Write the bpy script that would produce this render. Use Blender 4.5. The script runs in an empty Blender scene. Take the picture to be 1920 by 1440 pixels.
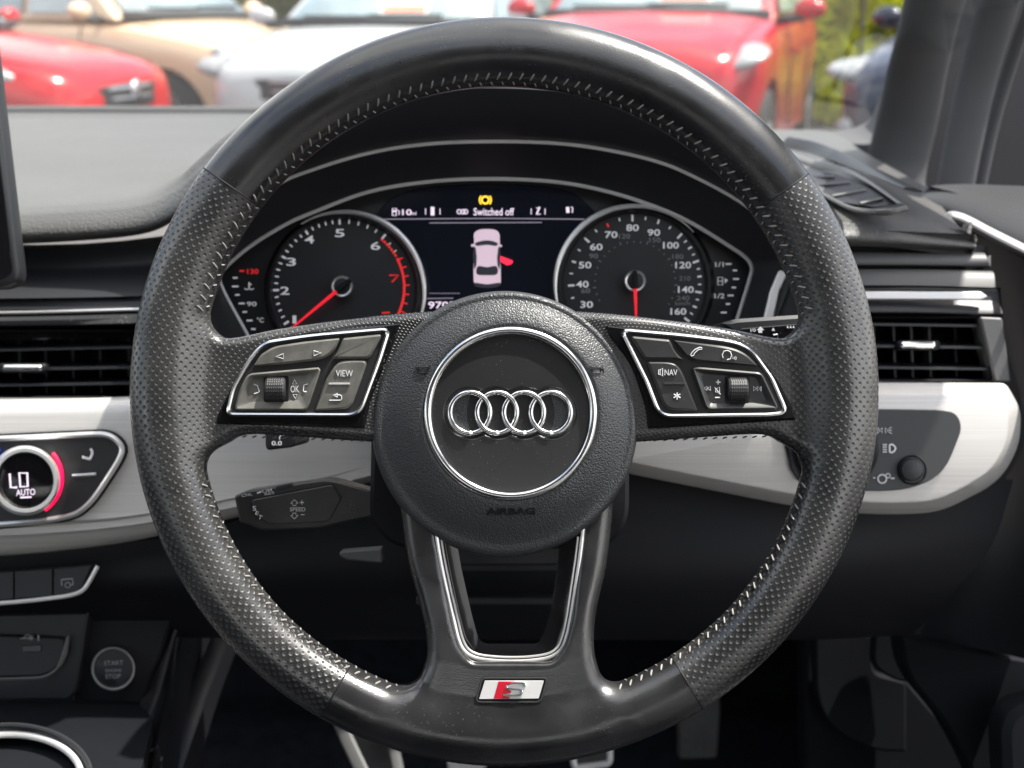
import bpy, bmesh, math, random
import numpy as np
from mathutils import Vector, Matrix
from mathutils.bvhtree import BVHTree

random.seed(7)
R = math.radians
sc = bpy.context.scene
COL = sc.collection

# ------------------------------------------------------------------ camera
PITCH = R(17.0)
FPX = 2356.0                       # focal length in pixels of the 1920 px photograph
CAM = Vector((0, 0, 1.2))          # driver's eye height above the ground
RT = Vector((1, 0, 0))
FW = Vector((0, math.cos(PITCH), -math.sin(PITCH)))
UP = Vector((0, math.sin(PITCH), math.cos(PITCH)))
DW = 0.62                          # distance of the steering wheel plane

def P(px, py, d):
    return CAM + FW * d + RT * ((px - 960) / FPX * d) + UP * ((720 - py) / FPX * d)

def Pw(px, py, z):                 # on the wheel, z mm in front of its plane
    return P(px, py, DW - z / 1000.0)

cam_data = bpy.data.cameras.new('camera')
cam = bpy.data.objects.new('camera', cam_data)
COL.objects.link(cam)
cam.location = CAM
cam.rotation_euler = (R(90) - PITCH, 0, 0)
cam_data.sensor_width = 36
cam_data.lens = 36 * FPX / 1920
cam_data.clip_start = 0.02
cam_data.clip_end = 500
cam_data.dof.use_dof = True
cam_data.dof.focus_distance = 0.612
cam_data.dof.aperture_fstop = 10.5
sc.camera = cam

# ------------------------------------------------------------------ materials
def nm(name):
    m = bpy.data.materials.new(name); m.use_nodes = True
    return m, m.node_tree.nodes, m.node_tree.links, m.node_tree.nodes['Principled BSDF']

def mat(name, col, rough=0.5, metal=0.0, spec=0.5, bump=None, coat=0.0, emit=None, es=1.0,
        vary=0.0, vscale=30.0, rvar=0.0, ior=1.5, specks=0.0, speck_scale=900.0, stretch=None, coat_r=0.05, aniso=0.0):
    """bump = (scale, distance, kind)"""
    m, N, L, b = nm(name)
    b.inputs['Base Color'].default_value = (*col, 1)
    b.inputs['Roughness'].default_value = rough
    b.inputs['Metallic'].default_value = metal
    b.inputs['Specular IOR Level'].default_value = spec
    b.inputs['IOR'].default_value = ior
    b.inputs['Coat Weight'].default_value = coat
    b.inputs['Coat Roughness'].default_value = coat_r
    if emit:
        b.inputs['Emission Color'].default_value = (*emit, 1)
        b.inputs['Emission Strength'].default_value = es
    tc = N.new('ShaderNodeTexCoord')
    src = tc.outputs['Object']
    if stretch:
        mp = N.new('ShaderNodeMapping'); mp.inputs['Scale'].default_value = stretch
        L.new(src, mp.inputs['Vector']); src = mp.outputs['Vector']
    colsock = None
    if vary:
        n = N.new('ShaderNodeTexNoise'); n.inputs['Scale'].default_value = vscale; n.inputs['Detail'].default_value = 6
        L.new(src, n.inputs['Vector'])
        mr = N.new('ShaderNodeMapRange'); mr.inputs['From Min'].default_value = .3; mr.inputs['From Max'].default_value = .7
        mr.inputs['To Min'].default_value = 1 - vary; mr.inputs['To Max'].default_value = 1 + vary
        L.new(n.outputs['Fac'], mr.inputs['Value'])
        mx = N.new('ShaderNodeVectorMath'); mx.operation = 'SCALE'
        mx.inputs[0].default_value = col
        L.new(mr.outputs['Result'], mx.inputs['Scale'])
        colsock = mx.outputs[0]
    if rvar:
        n = N.new('ShaderNodeTexNoise'); n.inputs['Scale'].default_value = vscale * 1.7; n.inputs['Detail'].default_value = 8
        L.new(src, n.inputs['Vector'])
        mr = N.new('ShaderNodeMapRange'); mr.inputs['From Min'].default_value = .3; mr.inputs['From Max'].default_value = .7
        mr.inputs['To Min'].default_value = max(.02, rough - rvar); mr.inputs['To Max'].default_value = rough + rvar
        L.new(n.outputs['Fac'], mr.inputs['Value']); L.new(mr.outputs['Result'], b.inputs['Roughness'])
    if specks:      # dust
        v = N.new('ShaderNodeTexVoronoi'); v.inputs['Scale'].default_value = speck_scale
        L.new(tc.outputs['Object'], v.inputs['Vector'])
        n = N.new('ShaderNodeTexNoise'); n.inputs['Scale'].default_value = speck_scale * .06; n.inputs['Detail'].default_value = 3
        L.new(tc.outputs['Object'], n.inputs['Vector'])
        mr0 = N.new('ShaderNodeMapRange'); mr0.inputs['From Min'].default_value = .45; mr0.inputs['From Max'].default_value = .75
        mr0.inputs['To Min'].default_value = .04; mr0.inputs['To Max'].default_value = .22
        L.new(n.outputs['Fac'], mr0.inputs['Value'])
        lt = N.new('ShaderNodeMath'); lt.operation = 'LESS_THAN'
        L.new(v.outputs['Distance'], lt.inputs[0]); L.new(mr0.outputs['Result'], lt.inputs[1])
        sp = N.new('ShaderNodeMath'); sp.operation = 'MULTIPLY'; sp.inputs[1].default_value = specks
        L.new(lt.outputs[0], sp.inputs[0])
        mx = N.new('ShaderNodeMix'); mx.data_type = 'RGBA'
        mx.inputs['A'].default_value = (*col, 1); mx.inputs['B'].default_value = (.42, .40, .37, 1)
        if colsock: L.new(colsock, mx.inputs['A'])
        L.new(sp.outputs[0], mx.inputs['Factor'])
        colsock = mx.outputs['Result']
    if colsock: L.new(colsock, b.inputs['Base Color'])
    if bump:
        scale, dist, kind = bump
        if kind == 'voronoi':
            t = N.new('ShaderNodeTexVoronoi'); t.inputs['Scale'].default_value = scale; t.feature = 'SMOOTH_F1'
            t.inputs['Smoothness'].default_value = .35
            n2 = N.new('ShaderNodeTexNoise'); n2.inputs['Scale'].default_value = scale * .5
            L.new(src, n2.inputs['Vector'])
            ad = N.new('ShaderNodeVectorMath'); ad.operation = 'MULTIPLY_ADD'
            L.new(n2.outputs['Color'], ad.inputs[0]); ad.inputs[1].default_value = (1.2 / scale,) * 3; L.new(src, ad.inputs[2])
            L.new(ad.outputs[0], t.inputs['Vector']); o = t.outputs['Distance']
        else:
            t = N.new('ShaderNodeTexNoise'); t.inputs['Scale'].default_value = scale; t.inputs['Detail'].default_value = 4
            L.new(src, t.inputs['Vector']); o = t.outputs['Fac']
        bp = N.new('ShaderNodeBump'); bp.inputs['Distance'].default_value = dist; bp.inputs['Strength'].default_value = 1
        if kind == 'voronoi': bp.invert = True
        L.new(o, bp.inputs['Height']); L.new(bp.outputs['Normal'], b.inputs['Normal'])
    return m

def perf_mat(name):
    m, N, L, b = nm(name)
    b.inputs['Specular IOR Level'].default_value = 1.0
    uv = N.new('ShaderNodeUVMap'); uv.uv_map = 'UVMap'
    outs = []
    for off in (0.0, 0.5):
        a = N.new('ShaderNodeVectorMath'); a.operation = 'ADD'; a.inputs[1].default_value = (off, off, 0)
        L.new(uv.outputs[0], a.inputs[0])
        fr = N.new('ShaderNodeVectorMath'); fr.operation = 'FRACTION'; L.new(a.outputs[0], fr.inputs[0])
        s = N.new('ShaderNodeVectorMath'); s.operation = 'SUBTRACT'; s.inputs[1].default_value = (.5, .5, 0); L.new(fr.outputs[0], s.inputs[0])
        ml = N.new('ShaderNodeVectorMath'); ml.operation = 'MULTIPLY'; ml.inputs[1].default_value = (1, 1, 0); L.new(s.outputs[0], ml.inputs[0])
        ln = N.new('ShaderNodeVectorMath'); ln.operation = 'LENGTH'; L.new(ml.outputs[0], ln.inputs[0])
        outs.append(ln.outputs['Value'])
    mn = N.new('ShaderNodeMath'); mn.operation = 'MINIMUM'; L.new(outs[0], mn.inputs[0]); L.new(outs[1], mn.inputs[1])
    h = N.new('ShaderNodeMapRange'); h.interpolation_type = 'SMOOTHSTEP'
    h.inputs['From Min'].default_value = .02; h.inputs['From Max'].default_value = .23
    L.new(mn.outputs[0], h.inputs['Value'])
    tc = N.new('ShaderNodeTexCoord')
    n = N.new('ShaderNodeTexNoise'); n.inputs['Scale'].default_value = 900; n.inputs['Detail'].default_value = 3
    L.new(tc.outputs['Object'], n.inputs['Vector'])
    ad = N.new('ShaderNodeMath'); ad.operation = 'MULTIPLY_ADD'; ad.inputs[1].default_value = .035
    L.new(n.outputs['Fac'], ad.inputs[0]); L.new(h.outputs['Result'], ad.inputs[2])
    bp = N.new('ShaderNodeBump'); bp.inputs['Distance'].default_value = .00023; bp.inputs['Strength'].default_value = 1.0
    L.new(ad.outputs[0], bp.inputs['Height']); L.new(bp.outputs['Normal'], b.inputs['Normal'])
    hole = N.new('ShaderNodeMapRange'); hole.inputs['From Min'].default_value = .07; hole.inputs['From Max'].default_value = .15
    L.new(mn.outputs[0], hole.inputs['Value'])
    mx = N.new('ShaderNodeMix'); mx.data_type = 'RGBA'
    mx.inputs['A'].default_value = (.006, .006, .007, 1); mx.inputs['B'].default_value = (.020, .020, .021, 1)
    wn_ = N.new('ShaderNodeTexNoise'); wn_.inputs['Scale'].default_value = 17; wn_.inputs['Detail'].default_value = 9; wn_.inputs['Roughness'].default_value = .62
    L.new(tc.outputs['Object'], wn_.inputs['Vector'])
    wc_ = N.new('ShaderNodeValToRGB'); wc_.color_ramp.elements[0].position = .40; wc_.color_ramp.elements[0].color = (.015, .015, .016, 1); wc_.color_ramp.elements[1].position = .66; wc_.color_ramp.elements[1].color = (.050, .049, .048, 1)
    L.new(wn_.outputs['Fac'], wc_.inputs['Fac']); L.new(wc_.outputs['Color'], mx.inputs['B'])
    L.new(hole.outputs['Result'], mx.inputs['Factor']); L.new(mx.outputs['Result'], b.inputs['Base Color'])
    n2 = N.new('ShaderNodeTexNoise'); n2.inputs['Scale'].default_value = 28; n2.inputs['Detail'].default_value = 7
    L.new(tc.outputs['Object'], n2.inputs['Vector'])
    mr = N.new('ShaderNodeMapRange'); mr.inputs['From Min'].default_value = .3; mr.inputs['From Max'].default_value = .7
    mr.inputs['To Min'].default_value = .19; mr.inputs['To Max'].default_value = .33
    L.new(n2.outputs['Fac'], mr.inputs['Value'])
    rm = N.new('ShaderNodeMix'); rm.data_type = 'FLOAT'; rm.inputs['A'].default_value = .7
    h2 = N.new('ShaderNodeMapRange'); h2.inputs['From Min'].default_value = .09; h2.inputs['From Max'].default_value = .29; L.new(mn.outputs[0], h2.inputs['Value'])
    L.new(h2.outputs['Result'], rm.inputs['Factor']); L.new(mr.outputs['Result'], rm.inputs['B']); L.new(rm.outputs['Result'], b.inputs['Roughness'])
    return m

M = {}
M['leather'] = mat('smooth_leather', (.019, .019, .020), .24, bump=(1500, .00004, 'voronoi'), spec=.9, rvar=.11, vscale=24, vary=.5, specks=.12, speck_scale=520)
M['perf'] = perf_mat('perforated_leather')
M['pad'] = mat('grained_pad', (.042, .044, .048), .40, bump=(1150, .00028, 'voronoi'), spec=.5, vary=.1, vscale=20, specks=.25, speck_scale=700)
M['disc'] = mat('pad_disc', (.026, .026, .027), .26, spec=.5, rvar=.05, vscale=12, specks=.3, speck_scale=420, bump=(2500, .00001, 'noise'))
M['gloss'] = mat('gloss_black', (.006, .006, .007), .08, spec=.42, specks=.45, speck_scale=650, rvar=.03, vscale=20)
M['button'] = mat('button_plastic', (.028, .028, .029), .40, spec=.5, bump=(2600, .00003, 'noise'), specks=.3, speck_scale=900, vary=.2, vscale=60)
M['dusty_sunlit'] = mat('dusty_sunlit_plastic', (.12, .117, .105), .52, spec=.5, bump=(2600, .00005, 'noise'), specks=.55, speck_scale=1000, vary=.35, vscale=110)  # dust plus sunlight on the left keys, both put into the base colour
M['recess'] = mat('gloss_recess', (.03, .03, .031), .2, spec=.6, specks=.2, speck_scale=900)
M['chrome'] = mat('chrome', (.93, .93, .93), .19, 1.0, rvar=.04, vscale=60)
M['satin'] = mat('satin_chrome', (.78, .77, .76), .36, .75, rvar=.05, vscale=60)
M['alu'] = mat('brushed_aluminium', (.61, .59, .565), .44, .45, bump=(420, .00009, 'noise'), stretch=(.06, 1, 9), vary=.09, vscale=150, rvar=.06)
M['dash'] = mat('soft_touch_grain', (.064, .063, .061), .50, bump=(480, .00045, 'voronoi'), spec=.45, vary=.08, vscale=9)
M['plastic'] = mat('dark_plastic', (.015, .016, .019), .45, bump=(1400, .00006, 'noise'), vary=.1, vscale=12)
M['plastic2'] = mat('matt_black_plastic', (.0055, .006, .0085), .6, spec=.3, bump=(900, .0001, 'noise'), vary=.15, vscale=9)
M['visor'] = mat('visor_plastic', (.013, .014, .018), .50, bump=(900, .00006, 'noise'), vary=.1, vscale=12)
M['grey'] = mat('mid_grey_plastic', (.10, .10, .10), .5, bump=(900, .00006, 'noise'), vary=.06, vscale=10)
M['mark'] = mat('white_print', (.72, .72, .74), .5, vary=.05)
M['markdim'] = mat('dim_print', (.27, .27, .28), .5, vary=.05)
M['scale'] = mat('scale_print', (.62, .62, .64), .5, vary=.04, emit=(.7, .7, .75), es=.16)
M['red'] = mat('red_print', (.72, .02, .03), .45, vary=.04, emit=(1, .03, .03), es=.25)
M['needle'] = mat('needle_red', (.85, .015, .03), .4, vary=.03, emit=(1, .02, .04), es=.3)
M['screen'] = mat('screen_glass', (.006, .008, .016), .14, spec=.5, vary=.1, vscale=8, emit=(.008, .010, .018), es=.06)
M['screentext'] = mat('screen_text', (.3, .27, .32), .4, emit=(.86, .72, .88), es=.5, vary=.03)
M['screendim'] = mat('screen_line', (.1, .1, .12), .4, emit=(.4, .35, .45), es=.30, vary=.03)
M['screenpink'] = mat('screen_car_body', (.3, .25, .28), .4, emit=(.80, .60, .72), es=.34, vary=.06, vscale=40)
M['screendark'] = mat('screen_car_glass', (.01, .01, .012), .4, emit=(.02, .02, .03), es=.5, vary=.03)
M['screenred'] = mat('screen_red', (.4, .01, .02), .4, emit=(1, .02, .06), es=.8, vary=.03)
M['amber'] = mat('amber_lamp', (.6, .4, .03), .4, emit=(1, .62, .04), es=.75, vary=.03)
M['dial'] = mat('dial_face', (.019, .020, .023), .48, vary=.08, vscale=25, bump=(1800, .00002, 'noise'))
M['clusterface'] = mat('cluster_face', (.016, .017, .020), .42, vary=.06, vscale=20)
M['thread'] = mat('stitch_thread', (.25, .24, .225), .6, bump=(3000, .0001, 'noise'), vary=.2, vscale=200)
M['ledred'] = mat('red_led', (.5, .0, .03), .4, emit=(1, .0, .06), es=1.1, vary=.02)
M['ledblue'] = mat('blue_led', (.0, .03, .5), .4, emit=(.0, .06, 1), es=1.1, vary=.02)
M['badge_white'] = mat('badge_white', (.72, .71, .70), .35, vary=.03)
M['badge_red'] = mat('badge_red', (.62, .0, .02), .3, vary=.03)
M['pillar'] = mat('pillar_fabric', (.095, .096, .10), .85, bump=(700, .0002, 'noise'), vary=.08, vscale=10, spec=.2)
M['rubber'] = mat('pedal_rubber', (.035, .035, .033), .6, bump=(200, .0006, 'noise'), vary=.35, vscale=40)
M['silver'] = mat('silver_paint', (.74, .73, .72), .32, .35, vary=.03)
M['switch'] = mat('switch_plastic', (.034, .036, .038), .5, bump=(900, .00005, 'noise'), vary=.06, vscale=10)
M['doortop'] = mat('door_top_vinyl', (.040, .040, .042), .55, bump=(700, .0002, 'voronoi'), vary=.08, vscale=9)
M['console'] = mat('console_black', (.006, .007, .009), .75, spec=.12, bump=(900, .0001, 'noise'), vary=.15, vscale=9)
M['carpet'] = mat('carpet', (.018, .020, .025), .95, bump=(900, .001, 'noise'), vary=.3, vscale=60, spec=.1)

# ------------------------------------------------------------------ object helpers
def link(o):
    COL.objects.link(o); return o

def thing(name, label, cat, loc, group=None, kind=None):
    o = bpy.data.objects.new(name, None); link(o)
    o.empty_display_size = .02
    o.location = loc
    o['label'] = label; o['category'] = cat
    if group: o['group'] = group
    if kind: o['kind'] = kind
    return o

def wloc(o):
    v = Vector((0, 0, 0))
    while o is not None:
        v += o.location; o = o.parent
    return v

class MB:
    def __init__(s): s.v = []; s.f = []
    def add(s, vs, fs):
        n = len(s.v); s.v.extend([Vector(v) for v in vs]); s.f.extend([tuple(i + n for i in f) for f in fs]); return s
    def build(s, name, m, parent=None, label=None, sharp=38, loc=None):
        me = bpy.data.meshes.new(name)
        o0 = wloc(parent) if parent else Vector((0, 0, 0))
        if parent is None:
            c = loc if loc is not None else sum(s.v, Vector()) / max(1, len(s.v))
            o0 = Vector(c)
        lo = Vector((0, 0, 0)) if parent is not None else o0
        # a part's own origin is put at its middle
        if parent is not None and s.v:
            c = sum(s.v, Vector()) / len(s.v); lo = c - o0; o0 = c
        me.from_pydata([v - o0 for v in s.v], [], s.f)
        me.validate(); 
        bm = bmesh.new(); bm.from_mesh(me); bmesh.ops.recalc_face_normals(bm, faces=bm.faces); bm.to_mesh(me); bm.free()
        for p in me.polygons: p.use_smooth = True
        me.set_sharp_from_angle(angle=R(sharp))
        me.materials.append(M[m] if isinstance(m, str) else m)
        o = link(bpy.data.objects.new(name, me)); o.location = lo
        if parent is not None: o.parent = parent
        if label: o['label'] = label
        return o

def tag(o, label, cat, group=None, kind=None):
    o['label'] = label
    if kind != 'structure': o['category'] = cat
    if group: o['group'] = group
    if kind: o['kind'] = kind
    return o

# ------------------------------------------------------------------ 2D curves (in photo pixels)
def rnd(pts, r=8, n=5):
    """round the corners of a closed polygon; pts may carry their own radius"""
    out = []; N = len(pts)
    for i in range(N):
        p0 = Vector(pts[i - 1][:2]); p = Vector(pts[i][:2]); p1 = Vector(pts[(i + 1) % N][:2])
        rr = pts[i][2] if len(pts[i]) > 2 else r
        a = p0 - p; b = p1 - p
        ra = min(rr, a.length * .48); rb = min(rr, b.length * .48)
        if rr <= 0 or a.length < 1e-6 or b.length < 1e-6: out.append(tuple(p)); continue
        A = p + a.normalized() * ra; B = p + b.normalized() * rb
        for k in range(n + 1):
            t = k / n
            q = A * (1 - t) ** 2 + p * 2 * t * (1 - t) + B * t * t
            out.append((q.x, q.y))
    return out

def cr(pts, n=8, closed=False):
    """Catmull-Rom through points of any dimension"""
    P_ = [np.array(p, float) for p in pts]; N = len(P_); out = []
    rng = range(N) if closed else range(N - 1)
    for i in rng:
        p1 = P_[i]; p2 = P_[(i + 1) % N]
        p0 = P_[(i - 1) % N] if (closed or i > 0) else 2 * p1 - p2
        p3 = P_[(i + 2) % N] if (closed or i + 2 < N) else 2 * p2 - p1
        for k in range(n):
            t = k / n
            out.append(tuple(.5 * ((2 * p1) + (-p0 + p2) * t + (2 * p0 - 5 * p1 + 4 * p2 - p3) * t * t + (-p0 + 3 * p1 - 3 * p2 + p3) * t ** 3)))
    if not closed: out.append(tuple(P_[-1]))
    return out

def area(pts):
    return .5 * sum(pts[i - 1][0] * pts[i][1] - pts[i][0] * pts[i - 1][1] for i in range(len(pts)))

def inset(pts, d):
    """move a closed outline inwards by d px"""
    s = 1 if area(pts) > 0 else -1
    N = len(pts); out = []
    for i in range(N):
        a = Vector(pts[i - 1][:2]); b = Vector(pts[i][:2]); c = Vector(pts[(i + 1) % N][:2])
        t = (c - a)
        if t.length < 1e-9: out.append(tuple(b)); continue
        t.normalize()
        out.append((b.x - t.y * d * s, b.y + t.x * d * s))
    for it in range(12):
        bad = 0
        for i in range(N):
            j = (i + 1) % N
            e0 = (pts[j][0] - pts[i][0], pts[j][1] - pts[i][1]); e1 = (out[j][0] - out[i][0], out[j][1] - out[i][1])
            if e0[0] * e1[0] + e0[1] * e1[1] < -1e-9:
                m = ((out[i][0] + out[j][0]) / 2, (out[i][1] + out[j][1]) / 2); out[i] = m; out[j] = m; bad += 1
        if not bad: break
    return out

def circ(cx, cy, r, n=48, ry=None, a0=0, a1=360):
    ry = ry or r
    full = abs(a1 - a0) >= 360
    return [(cx + r * math.cos(R(a0 + (a1 - a0) * i / (n if full else n - 1))), cy - ry * math.sin(R(a0 + (a1 - a0) * i / (n if full else n - 1)))) for i in range(n)]

def prism(mb, pts, d, thick, bev=0.0, dfun=None):
    """closed px outline at depth d (front) extruded away from the viewer; bev in px; thick in m"""
    N = len(pts); bw = bev * d / FPX
    D = dfun or (lambda x, y: d)
    front0 = [P(x, y, D(x, y)) for x, y in pts]
    vs = [v + FW * thick for v in front0] + [v + FW * bw for v in front0]
    if bev:
        ins = inset(pts, bev)
        vs += [P(x, y, D(x, y)) for x, y in ins]
    rings = len(vs) // N
    fs = [tuple(range(N - 1, -1, -1)), tuple((rings - 1) * N + i for i in range(N))]
    for k in range(rings - 1):
        for i in range(N):
            j = (i + 1) % N
            fs.append((k * N + i, k * N + j, (k + 1) * N + j, (k + 1) * N + i))
    mb.add(vs, fs)
    return mb

def rings(mb, loops, closed_loops=True, cap0=False, cap1=False):
    """loft between loops of equal count (3D points)"""
    N = len(loops[0]); vs = [v for l in loops for v in l]; fs = []
    for k in range(len(loops) - 1):
        for i in range(N if closed_loops else N - 1):
            j = (i + 1) % N
            fs.append((k * N + i, k * N + j, (k + 1) * N + j, (k + 1) * N + i))
    if cap0: fs.append(tuple(range(N - 1, -1, -1)))
    if cap1: fs.append(tuple((len(loops) - 1) * N + i for i in range(N)))
    mb.add(vs, fs); return mb

def resample(pts, n, closed=True):
    p = [Vector(q) for q in pts]
    if closed: p.append(p[0])
    L = [0]
    for i in range(1, len(p)): L.append(L[-1] + (p[i] - p[i - 1]).length)
    out = []; T = L[-1]; j = 0
    for k in range(n):
        t = T * k / (n if closed else n - 1)
        while j < len(L) - 2 and L[j + 1] < t: j += 1
        s = (t - L[j]) / max(1e-12, L[j + 1] - L[j])
        out.append(tuple(p[j].lerp(p[j + 1], min(1, s))))
    return out

def sweep(mb, path, w, h, closed=False, seg=8, nrm=None, taper=None):
    """tube of half width w (in the picture plane) and half height h (towards the viewer) along 3D path"""
    nrm = nrm or -FW
    p = [Vector(q) for q in path]; N = len(p); loops = []
    for i in range(N):
        if closed: t = p[(i + 1) % N] - p[i - 1]
        else: t = p[min(N - 1, i + 1)] - p[max(0, i - 1)]
        if t.length < 1e-12: t = Vector((1, 0, 0))
        t.normalize(); b = t.cross(nrm)
        if b.length < 1e-6: b = t.cross(Vector((0, 0, 1)))
        b.normalize(); n2 = b.cross(t).normalized()
        k = taper[i] if taper else 1
        loops.append([p[i] + b * (w * k * math.cos(a)) + n2 * (h * k * math.sin(a)) for a in [2 * math.pi * s / seg for s in range(seg)]])
    if closed: loops.append(loops[0])
    return rings(mb, loops, True, not closed, not closed)

def line(mb, pts, d, wpx, h=.0004, closed=False, seg=6):
    """stroke through px points"""
    return sweep(mb, [P(x, y, d) for x, y in pts], wpx * .5 * d / FPX, h, closed, seg)

def sheet(mb, rows, nu=6, nv=6, thick=0.006):
    """smooth surface through rows of (px,py,d) points, with a back face"""
    g = [cr(r, nu) for r in rows]
    cols = [cr([g[k][i] for k in range(len(g))], nv) for i in range(len(g[0]))]
    loops = [[P(*c) for c in col] for col in cols]
    nx, ny = len(loops), len(loops[0])
    vs = [v for l in loops for v in l]; fs = []
    for i in range(nx - 1):
        for j in range(ny - 1):
            fs.append((i * ny + j, i * ny + j + 1, (i + 1) * ny + j + 1, (i + 1) * ny + j))
    # thickness
    nn = len(vs); nrmls = []
    for i in range(nx):
        for j in range(ny):
            a = vs[min(nx - 1, i + 1) * ny + j] - vs[max(0, i - 1) * ny + j]
            b = vs[i * ny + min(ny - 1, j + 1)] - vs[i * ny + max(0, j - 1)]
            n = a.cross(b)
            if n.length < 1e-12: n = FW.copy()
            n.normalize()
            nrmls.append(n)
    if sum(n.dot((v - CAM).normalized()) for n, v in zip(nrmls, vs)) < 0: nrmls = [-n for n in nrmls]
    back = [v + n * thick for v, n in zip(vs, nrmls)]
    fb = [tuple(nn + k for k in reversed(f)) for f in fs]
    rim = []
    def e(a, b): rim.append((a, b, b + nn, a + nn))
    for i in range(nx - 1): e(i * ny, (i + 1) * ny); e((i + 1) * ny + ny - 1, i * ny + ny - 1)
    for j in range(ny - 1): e(j + 1, j); e((nx - 1) * ny + j, (nx - 1) * ny + j + 1)
    mb.add(vs + back, fs + fb + rim); return mb

def box(mb, c, sx, sy, sz, rot=None):
    """box in world axes; rot = Matrix 3x3"""
    vs = [Vector((x * sx / 2, y * sy / 2, z * sz / 2)) for x in (-1, 1) for y in (-1, 1) for z in (-1, 1)]
    if rot: vs = [rot @ v for v in vs]
    c = Vector(c)
    mb.add([v + c for v in vs], [(0, 1, 3, 2), (4, 6, 7, 5), (0, 4, 5, 1), (2, 3, 7, 6), (0, 2, 6, 4), (1, 5, 7, 3)])
    return mb

def ellipsoid(mb, c, rx, ry, rz, rot=None, nu=20, nv=12):
    vs = []; fs = []; c = Vector(c)
    for j in range(nv + 1):
        th = math.pi * j / nv
        for i in range(nu):
            a = 2 * math.pi * i / nu
            v = Vector((rx * math.sin(th) * math.cos(a), ry * math.sin(th) * math.sin(a), rz * math.cos(th)))
            if rot: v = rot @ v
            vs.append(c + v)
    for j in range(nv):
        for i in range(nu):
            k = (i + 1) % nu
            fs.append((j * nu + i, j * nu + k, (j + 1) * nu + k, (j + 1) * nu + i))
    mb.add(vs, fs); return mb

_txt = {}
def text_mesh(s, bold=0.0, shear=0.0):
    key = (s, bold, shear)
    if key not in _txt:
        c = bpy.data.curves.new('txt', 'FONT'); c.body = s; c.offset = bold; c.extrude = .02; c.resolution_u = 3; c.shear = shear
        o = bpy.data.objects.new('txt', c); link(o)
        dg = bpy.context.evaluated_depsgraph_get(); dg.update()
        me = bpy.data.meshes.new_from_object(o.evaluated_get(dg))
        vs = [v.co.copy() for v in me.vertices]; fs = [tuple(p.vertices) for p in me.polygons]
        bpy.data.objects.remove(o); bpy.data.curves.remove(c); bpy.data.meshes.remove(me)
        x0 = min(v.x for v in vs); x1 = max(v.x for v in vs); y0 = min(v.y for v in vs); y1 = max(v.y for v in vs)
        vs = [Vector(((v.x - (x0 + x1) / 2), (v.y - (y0 + y1) / 2), v.z)) for v in vs]
        _txt[key] = (vs, fs, x1 - x0, y1 - y0)
    return _txt[key]

def text(mb, px, py, d, s, h, w=None, rot=0, bold=.01, shear=0.0, depth=.0003, proj=None):
    """lettering centred on px,py; h = height in px, w = width in px"""
    vs, fs, W, H = text_mesh(s, bold, shear)
    ky = h / H; kx = (w / W) if w else ky
    ca, sa = math.cos(R(rot)), math.sin(R(rot)); out = []
    for v in vs:
        x = v.x * kx; y = v.y * ky
        X = px + x * ca - y * sa * 1; Y = py - (x * sa + y * ca)
        dd = proj(X, Y) if proj else d
        out.append(P(X, Y, dd - v.z / .02 * depth))
    mb.add(out, fs); return mb

def lathe(mb, px, py, prof, seg=64, cen=None, capc=True):
    """prof = [(radius px, depth m)] around the view direction; cen(i)-> (px,py) per ring"""
    loops = []
    for i, (r, d) in enumerate(prof):
        cx, cy = cen(i) if cen else (px, py)
        loops.append([P(cx + r * math.cos(a), cy - r * math.sin(a), d) for a in [2 * math.pi * k / seg for k in range(seg)]])
    return rings(mb, loops, True, capc, capc)
# =================================================================== STEERING WHEEL
WC = P(945.5, 734, DW)
S = 3.8                                   # photo px per mm at the wheel
wheel = thing('steering_wheel', 'black leather steering wheel with perforated grips, chrome four-ring badge on the hub and light stitching', 'steering wheel', WC)

def mm(px, py): return ((px - 945.5) / S, (734 - py) / S)

def poly_sd(X, Y, pts):
    """signed distance to a polygon"""
    d = np.full(X.shape, 1e9, np.float32); inside = np.zeros(X.shape, bool); n = len(pts)
    for i in range(n):
        ax, ay = pts[i - 1]; bx, by = pts[i]
        ex, ey = bx - ax, by - ay
        wx, wy = X - ax, Y - ay
        t = np.clip((wx * ex + wy * ey) / (ex * ex + ey * ey + 1e-9), 0, 1)
        d = np.minimum(d, (wx - ex * t) ** 2 + (wy - ey * t) ** 2)
        c = ((ay <= Y) & (by > Y)) | ((ay > Y) & (by <= Y))
        with np.errstate(divide='ignore', invalid='ignore'):
            xi = ax + (Y - ay) / (by - ay if by != ay else 1e-9) * ex
        inside ^= c & (X < xi)
    d = np.sqrt(d)
    return np.where(inside, -d, d)

left_px = cr([(330, 590), (395, 622), (432, 634), (520, 617), (640, 600), (760, 587), (880, 580)], 4) + \
          cr([(880, 835), (690, 828), (560, 819), (460, 815), (410, 838), (330, 870)], 4)
LSP = [mm(*p) for p in left_px]
RSP = [mm(1892 - x, y) for x, y in left_px]
low_px = cr([(738, 900), (750, 960), (764, 1053), (787, 1133), (800, 1193), (798, 1240), (770, 1290), (700, 1340)], 4) + \
         cr([(1195, 1340), (1140, 1290), (1118, 1240), (1113, 1195), (1119, 1140), (1137, 1060), (1150, 960), (1160, 900)], 4)
LOW = [mm(*p) for p in low_px]
open_px = rnd([(812, 960), (830, 1070), (848, 1160), (862, 1208), (884, 1236, 14), (1036, 1236, 14), (1058, 1208), (1072, 1160), (1083, 1070), (1096, 960)], 10)
OPN = [mm(*p) for p in open_px]

def smin(a, b, k):
    h = np.clip(.5 + .5 * (b - a) / k, 0, 1)
    return b * (1 - h) + a * h - k * h * (1 - h)

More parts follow.
